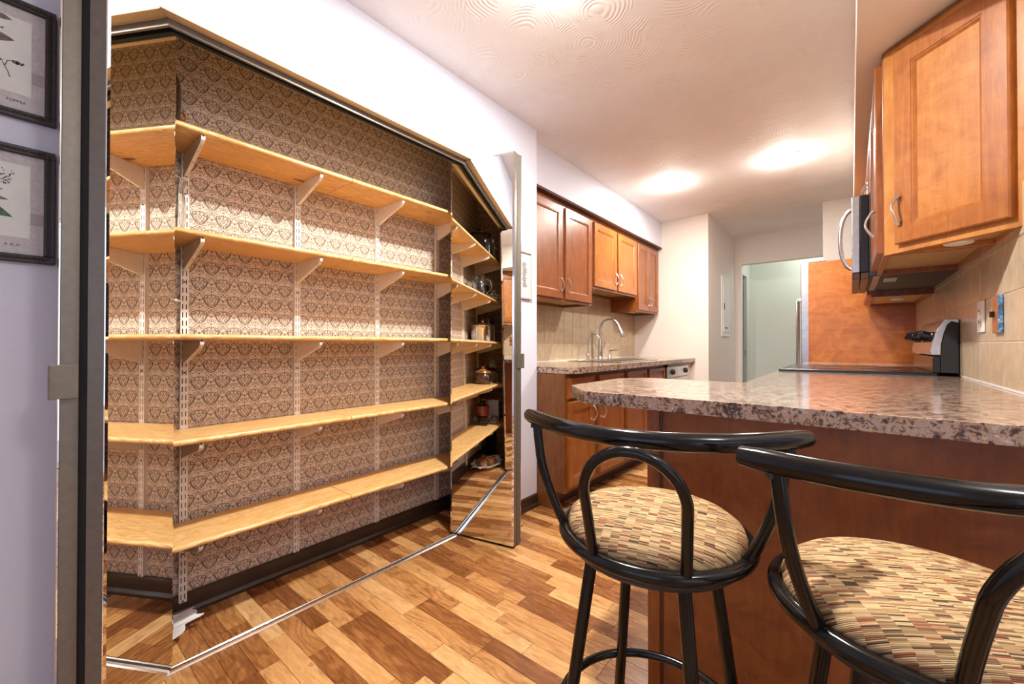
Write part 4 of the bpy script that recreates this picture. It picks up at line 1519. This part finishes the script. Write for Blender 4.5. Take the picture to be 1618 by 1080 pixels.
def make_stool(label):
    root = thing('bar_stool', label, 'stool', (0, 0, 0), 0, 'black bar stools with woven seats')
    seat = MB().lathe([(0.10, 0.640), (0.150, 0.641), (0.164, 0.646), (0.171, 0.656), (0.1725, 0.668), (0.168, 0.681), (0.152, 0.693), (0.12, 0.701), (0.07, 0.7055), (0.02, 0.707), (0.001, 0.707)], n=56).build('seat_cushion', M['fabric'], root)
    tb = 0.0125
    MB().tube([(SR * math.cos(a), SR * math.sin(a), SZ) for a in [2 * PI * k / 64 for k in range(64)]], tb, 14, True).build('seat_ring', M['blackmetal'], root)
    MB().lathe([(0.165, 0.622), (0.172, 0.630), (0.172, 0.6385), (0.10, 0.6385)], n=40).build('seat_pan', M['blackmatte'], root)
    mb = MB()
    mb.box(-0.10, 0.10, -0.10, 0.10, 0.606, 0.611)
    mb.lathe([(0.075, 0.611), (0.075, 0.6215)], n=24)
    mb.build('swivel_plate', M['blackmatte'], root)
    # top rail: shallow arc
    pts = []
    rr = []
    we, ye, ym, zr = 0.258, -0.047, -0.187, 0.879
    for i in range(33):
        s_ = -1 + 2 * i / 32
        pts.append((we * s_, ym + (ye - ym) * s_ * s_, zr))
        k = 1.0 if abs(s_) < 0.96 else 0.88
        rr.append(0.0158 * k)
    MB().tube(pts, rr, 16).build('top_rail', M['blackmetal'], root)
    # side posts
    for s_ in (-1, 1):
        a = R(-21.1)
        b0 = Vector((s_ * SR * math.cos(a), SR * math.sin(a), SZ + 0.004))
        u = 0.873
        tp = Vector((s_ * we * u, ym + (ye - ym) * u * u, zr - 0.010))
        pp = [b0, b0.lerp(tp, 0.30) + Vector((s_ * 0.010, -0.004, 0.0)), b0.lerp(tp, 0.62) + Vector((s_ * 0.011, -0.006, 0.0)), tp]
        p_ = MB().tube(spline(pp, 6), 0.0098, 12).build('side_post', M['blackmetal'], root)
        MB().box(tp.x - 0.012, tp.x + 0.012, tp.y - 0.006, tp.y + 0.006, zr - 0.020, zr - 0.0125).build('fixing_plate', M['blackmatte'], p_)
    # arched back loop
    q = 0.449
    b = Vector((SR * math.sin(q), -SR * math.cos(q), SZ + 0.004))
    pts = []
    zt, yt = 0.868, -0.232
    w0 = b.x
    lean = lambda z: b.y + (yt - b.y) * ((z - SZ) / (zt - SZ)) ** 1.2
    zc = zt - 0.088
    left = [(-w0 - 0.004 * i / 4, lean(SZ + 0.004 + (zc - SZ) * i / 5), SZ + 0.004 + (zc - SZ) * i / 5) for i in range(6)]
    ww = w0 + 0.005
    top = [(-ww * math.cos(t), lean(zc + 0.088 * math.sin(t)), zc + 0.088 * math.sin(t)) for t in [PI * k / 18 for k in range(19)]]
    right = [(-x, y, z) for x, y, z in left[::-1]]
    MB().tube(left + top[1:-1] + right, 0.0095, 12).build('back_loop', M['blackmetal'], root)
    return root


def add_legs(root, rot):
    """legs keep their own heading: the seat swivels on them"""
    for k in range(4):
        a = R(45) + k * PI / 2 - rot
        t = Vector((0.128 * math.cos(a), 0.128 * math.sin(a), 0.606))
        f = Vector((0.222 * math.cos(a), 0.222 * math.sin(a), 0.004))
        l = MB().tube([f, t], 0.0125, 12).build('leg', M['blackmetal'], root)
        MB().lathe([(0.014, 0), (0.0155, 0.004), (0.0145, 0.018)], (f.x, f.y, 0), 12).build('foot_cap', M['blackmatte'], l)
    MB().tube([(0.193 * math.cos(x), 0.193 * math.sin(x), 0.26) for x in [2 * PI * k / 48 for k in range(48)]], 0.0095, 12, True).build('foot_ring', M['blackmetal'], root)


st1 = make_stool('black tube bar stool with dash-woven seat, the whole backrest in view left of the other')
st1.location = (-0.32, 0.848, 0)
st1.rotation_euler = (0, 0, 0.209)
add_legs(st1, 0.209)
st2 = make_stool('black tube bar stool nearest the camera, cut by the right edge of the photo')
st2.location = (0.08, 0.831, 0)
st2.rotation_euler = (0, 0, 0.508)
add_legs(st2, 0.3)


# ------------------------------------------------------------------ small wall things
def text_mesh(body, size, name, mat, parent, Mx, o, depth=0.0002, spacing=1.0):
    cu = bpy.data.curves.new(name, 'FONT')
    cu.body = body
    cu.size = size
    cu.extrude = depth
    cu.space_character = spacing
    cu.align_x = 'RIGHT'
    t = bpy.data.objects.new('tmp_text', cu)
    C.objects.link(t)
    dg = bpy.context.evaluated_depsgraph_get()
    me = bpy.data.meshes.new_from_object(t.evaluated_get(dg))
    bpy.data.objects.remove(t)
    me.transform(Matrix.Translation(-Vector(o)) @ Mx)
    me.materials.clear()
    me.materials.append(mat)
    return link(name, me, parent)


def picture(name, label, y_right, w, z0, z1, leafs, word):
    root = thing(name, label, 'picture', (XW, y_right - w / 2, z0))
    o = root.location
    x0 = XW + 0.0008
    fw = 0.019
    y0, y1 = y_right - w, y_right
    mb = MB(o)
    mb.box(x0, x0 + 0.016, y0, y1, z0, z0 + fw)
    mb.box(x0, x0 + 0.016, y0, y1, z1 - fw, z1)
    mb.box(x0, x0 + 0.016, y0, y0 + fw, z0 + fw, z1 - fw)
    mb.box(x0, x0 + 0.016, y1 - fw, y1, z0 + fw, z1 - fw)
    f = mb.build('frame', M['picframe'], root, bevel=0.002)
    # rope moulding on the frame
    rb = MB(o)
    st = 0.0042
    def rope(p, q):
        p, q = Vector(p), Vector(q)
        k = max(2, int((q - p).length / st))
        d = (q - p).normalized()
        side = d.cross(Vector((1, 0, 0)))
        for i in range(k):
            c = p.lerp(q, (i + 0.5) / k)
            rb.tube([c - side * 0.0035 - d * 0.0012, c + Vector((0.0016, 0, 0)), c + side * 0.0035 + d * 0.0012], 0.0013, 5)
    xr = x0 + 0.0165
    rope((xr, y1 - fw * 0.55, z0 + 0.008), (xr, y1 - fw * 0.55, z1 - 0.008))
    rope((xr, y0 + 0.008, z0 + fw * 0.55), (xr, y1 - 0.016, z0 + fw * 0.55))
    rope((xr, y0 + 0.008, z1 - fw * 0.55), (xr, y1 - 0.016, z1 - fw * 0.55))
    rb.build('rope_moulding', M['picframe'], f)
    h = z1 - z0
    pr = MB(o).box(x0, x0 + 0.006, y0 + fw, y1 - fw, z0 + fw, z1 - fw).build('print', M['print'], root)
    MB(o).box(x0 + 0.006, x0 + 0.0063, y0 + fw, y1 - fw, z0 + fw + 0.075, z0 + fw + 0.105).build('shade_band', M['printband'], pr)
    MB(o).box(x0 + 0.0063, x0 + 0.0066, y0 + 0.04, y1 - fw - 0.022, z0 + 0.060, z1 - 0.045).build('centre_sheet', M['printcentre'], pr)
    xs = x0 + 0.0068

    def leaf_poly(cy, cz, L, W_, ang, mat, nm='leaf'):
        pts = []
        for t in range(0, 9):
            u = t / 8
            pts.append((u * L, W_ * math.sin(PI * u ** 0.8)))
        for t in range(7, 0, -1):
            u = t / 8
            pts.append((u * L, -W_ * 0.8 * math.sin(PI * u ** 0.8)))
        c, s_ = math.cos(R(ang)), math.sin(R(ang))
        MB(o).prism([(cy + a * c - b * s_, cz + a * s_ + b * c) for a, b in pts], xs, xs + 0.0002, 'x').build(nm, mat, pr)
    for a in leafs['leaf']:
        leaf_poly(*a)
    for path in leafs['stem']:
        MB(o).tube([(xs, p[0], p[1]) for p in path], 0.0009, 5).build('stem', M['leafbrown'], pr)
    mb = MB(o)
    rg = random.Random(3)
    for (cy, cz, ry, rz_, nn) in leafs['dots']:
        for k in range(nn):
            a, r_ = rg.random() * 2 * PI, math.sqrt(rg.random())
            Mx = frame((xs, cy + ry * r_ * math.cos(a), cz + rz_ * r_ * math.sin(a)), (0, 1, 0), (1, 0, 0))
            mb.M = Mx
            q = leafs['dot']
            mb.lathe([(q, 0), (q * 0.8, 0.0003)], n=6)
    b = mb.build('seed_cluster', M['ink'], pr)
    b['kind'] = 'stuff'
    text_mesh(word[0], 0.0078, 'lettering', M['ink'], pr, frame((xs, word[1], z0 + fw + 0.020), (0, 1, 0), (1, 0, 0)), o, spacing=word[2])
    return root


yr = 0.0735
picture('botanical_print', 'upper dark-framed botanical print of leaves and spiked seeds on the left wall', yr, 0.26, 1.592, 1.882,
        dict(leaf=[(-0.030, 1.829, 0.032, 0.0075, -2, M['leafbrown']), (-0.05, 1.776, 0.056, 0.013, 4, M['leafbrown']), (-0.06, 1.722, 0.048, 0.013, 2, M['leafgreen'])],
             stem=[[(-0.014, 1.720), (-0.005, 1.700), (-0.002, 1.688)], [(-0.010, 1.712), (-0.006, 1.726), (0.0, 1.728)], [(-0.05, 1.81), (-0.03, 1.828)]],
             dots=[(0.011, 1.728, 0.010, 0.004, 40), (-0.025, 1.802, 0.014, 0.003, 40)], dot=0.0014), ('PEPPER', 0.0240, 1.35))
picture('botanical_print', 'lower dark-framed botanical print of umbel flowers and green leaf on the left wall', yr, 0.26, 1.240, 1.524,
        dict(leaf=[(-0.035, 1.392, 0.034, 0.005, -6, M['leafbrown']), (-0.055, 1.372, 0.064, 0.014, -22, M['leafgreen']), (-0.05, 1.43, 0.03, 0.004, -25, M['leafbrown'])],
             stem=[[(-0.03, 1.42), (-0.016, 1.434), (-0.004, 1.444)], [(-0.03, 1.395), (-0.018, 1.405), (-0.012, 1.414)], [(-0.02, 1.44), (-0.008, 1.452)]],
             dots=[(-0.018, 1.452, 0.026, 0.018, 60), (-0.004, 1.432, 0.012, 0.006, 14), (-0.022, 1.408, 0.011, 0.006, 16)], dot=0.0013), ('ARD', 0.0165, 2.2))

# small pale picture on the pier by the right mirror door
root = thing('small_picture', 'small pale-framed picture on the wall pier beside the right mirror door', 'picture', (XW, 2.07, 1.325))
o = root.location
x0 = XW + 0.0008
mb = MB(o)
mb.box(x0, x0 + 0.014, 1.985, 2.12, 1.325, 1.340)
mb.box(x0, x0 + 0.014, 1.985, 2.12, 1.613, 1.628)
mb.box(x0, x0 + 0.014, 1.985, 2.00, 1.340, 1.613)
mb.box(x0, x0 + 0.014, 2.105, 2.12, 1.340, 1.613)
mb.build('frame', M['whiteframe'], root, bevel=0.002)
pr = MB(o).box(x0, x0 + 0.005, 2.00, 2.105, 1.340, 1.613).build('print', M['printcentre'], root)
mb = MB(o)
rg = random.Random(5)
for k in range(26):
    z = 1.40 + k * 0.006
    mb.box(x0 + 0.005, x0 + 0.0053, 2.022 + rg.random() * 0.012, 2.055 + rg.random() * 0.02, z, z + 0.0035)
mb.build('sketch', M['ink'], pr)

# electrical panel and switch on the passage wall
root = thing('breaker_panel', 'white electrical panel door on the side wall of the passage', 'electrical panel', (-1.174, 5.48, 1.14))
o = root.location
MB(o).box(-1.1745, -1.162, 5.275, 5.69, 1.14, 1.855).build('frame', M['white'], root, bevel=0.003)
d = MB(o).box(-1.1618, -1.155, 5.32, 5.645, 1.19, 1.805).build('panel_door', M['white'], root, bevel=0.002)
MB(o).box(-1.1548, -1.150, 5.34, 5.36, 1.46, 1.53).build('latch', M['darkgap'], d)
MB(o).box(-1.1548, -1.1540, 5.38, 5.52, 1.235, 1.25).build('maker_label', M['ink'], d)
root = thing('light_switch', 'white light switch plate beside the doorway', 'switch', (-1.174, 5.88, 1.18))
MB().box(0, 0.006, -0.04, 0.04, 0, 0.12).build('plate', M['white'], root, bevel=0.002)
MB().box(0.0062, 0.014, -0.006, 0.006, 0.05, 0.07).build('toggle', M['white'], root)
# outlet and blue plate on the right backsplash
xf = XR - 0.0082
root = thing('outlet', 'white outlet plate on the right backsplash next to the stove', 'outlet', (xf, 2.265, 1.083))
MB().box(-0.006, 0, -0.046, 0.046, 0, 0.115).build('plate', M['white'], root, bevel=0.002)
for z in (0.022, 0.064):
    q = MB().box(-0.0085, -0.0062, -0.016, 0.016, z, z + 0.030).build('socket', M['white'], root, bevel=0.002)
    MB().box(-0.0092, -0.0086, -0.008, -0.005, z + 0.010, z + 0.022).box(-0.0092, -0.0086, 0.005, 0.008, z + 0.010, z + 0.022).build('slot', M['darkgap'], q)
root = thing('switch_cover', 'mottled blue and copper switch cover on the right backsplash', 'switch', (xf, 2.035, 1.075))
MB().box(-0.010, 0, -0.040, 0.040, 0, 0.122).build('plate', M['copperwood'], root, bevel=0.002)
MB().box(-0.0115, -0.0002, -0.0445, -0.0402, -0.001, 0.123).build('glass_border', M['bluecopper'], root, bevel=0.0015)
MB().box(-0.020, -0.0102, 0.006, 0.020, 0.052, 0.072).build('toggle', M['black'], root, bevel=0.002)

# ceiling can lights
for i, (cx, cy) in enumerate(CANS):
    root = thing('can_light', ['recessed round ceiling lamp nearer the sink wall', 'recessed round ceiling lamp nearer the stove'][i], 'ceiling lamp', (cx, cy, CEIL))
    pts = [(0.092, -0.0005), (0.094, -0.004), (0.088, -0.008), (0.080, -0.009), (0.076, -0.006)]
    MB().lathe(pts, n=40).build('trim_ring', M['white'], root)
    MB().lathe([(0.0755, -0.0095), (0.07, -0.0105), (0.02, -0.011)], n=32).build('lens', M['lens'], root)
root = thing('can_light', 'recessed round ceiling lamp above the breakfast bar, just over the photo edge', 'ceiling lamp', (BAR_LAMP[0], BAR_LAMP[1], CEIL))
MB().lathe(pts, n=40).build('trim_ring', M['white'], root)
MB().lathe([(0.0755, -0.0095), (0.07, -0.0105), (0.02, -0.011)], n=32).build('lens', M['lens'], root)
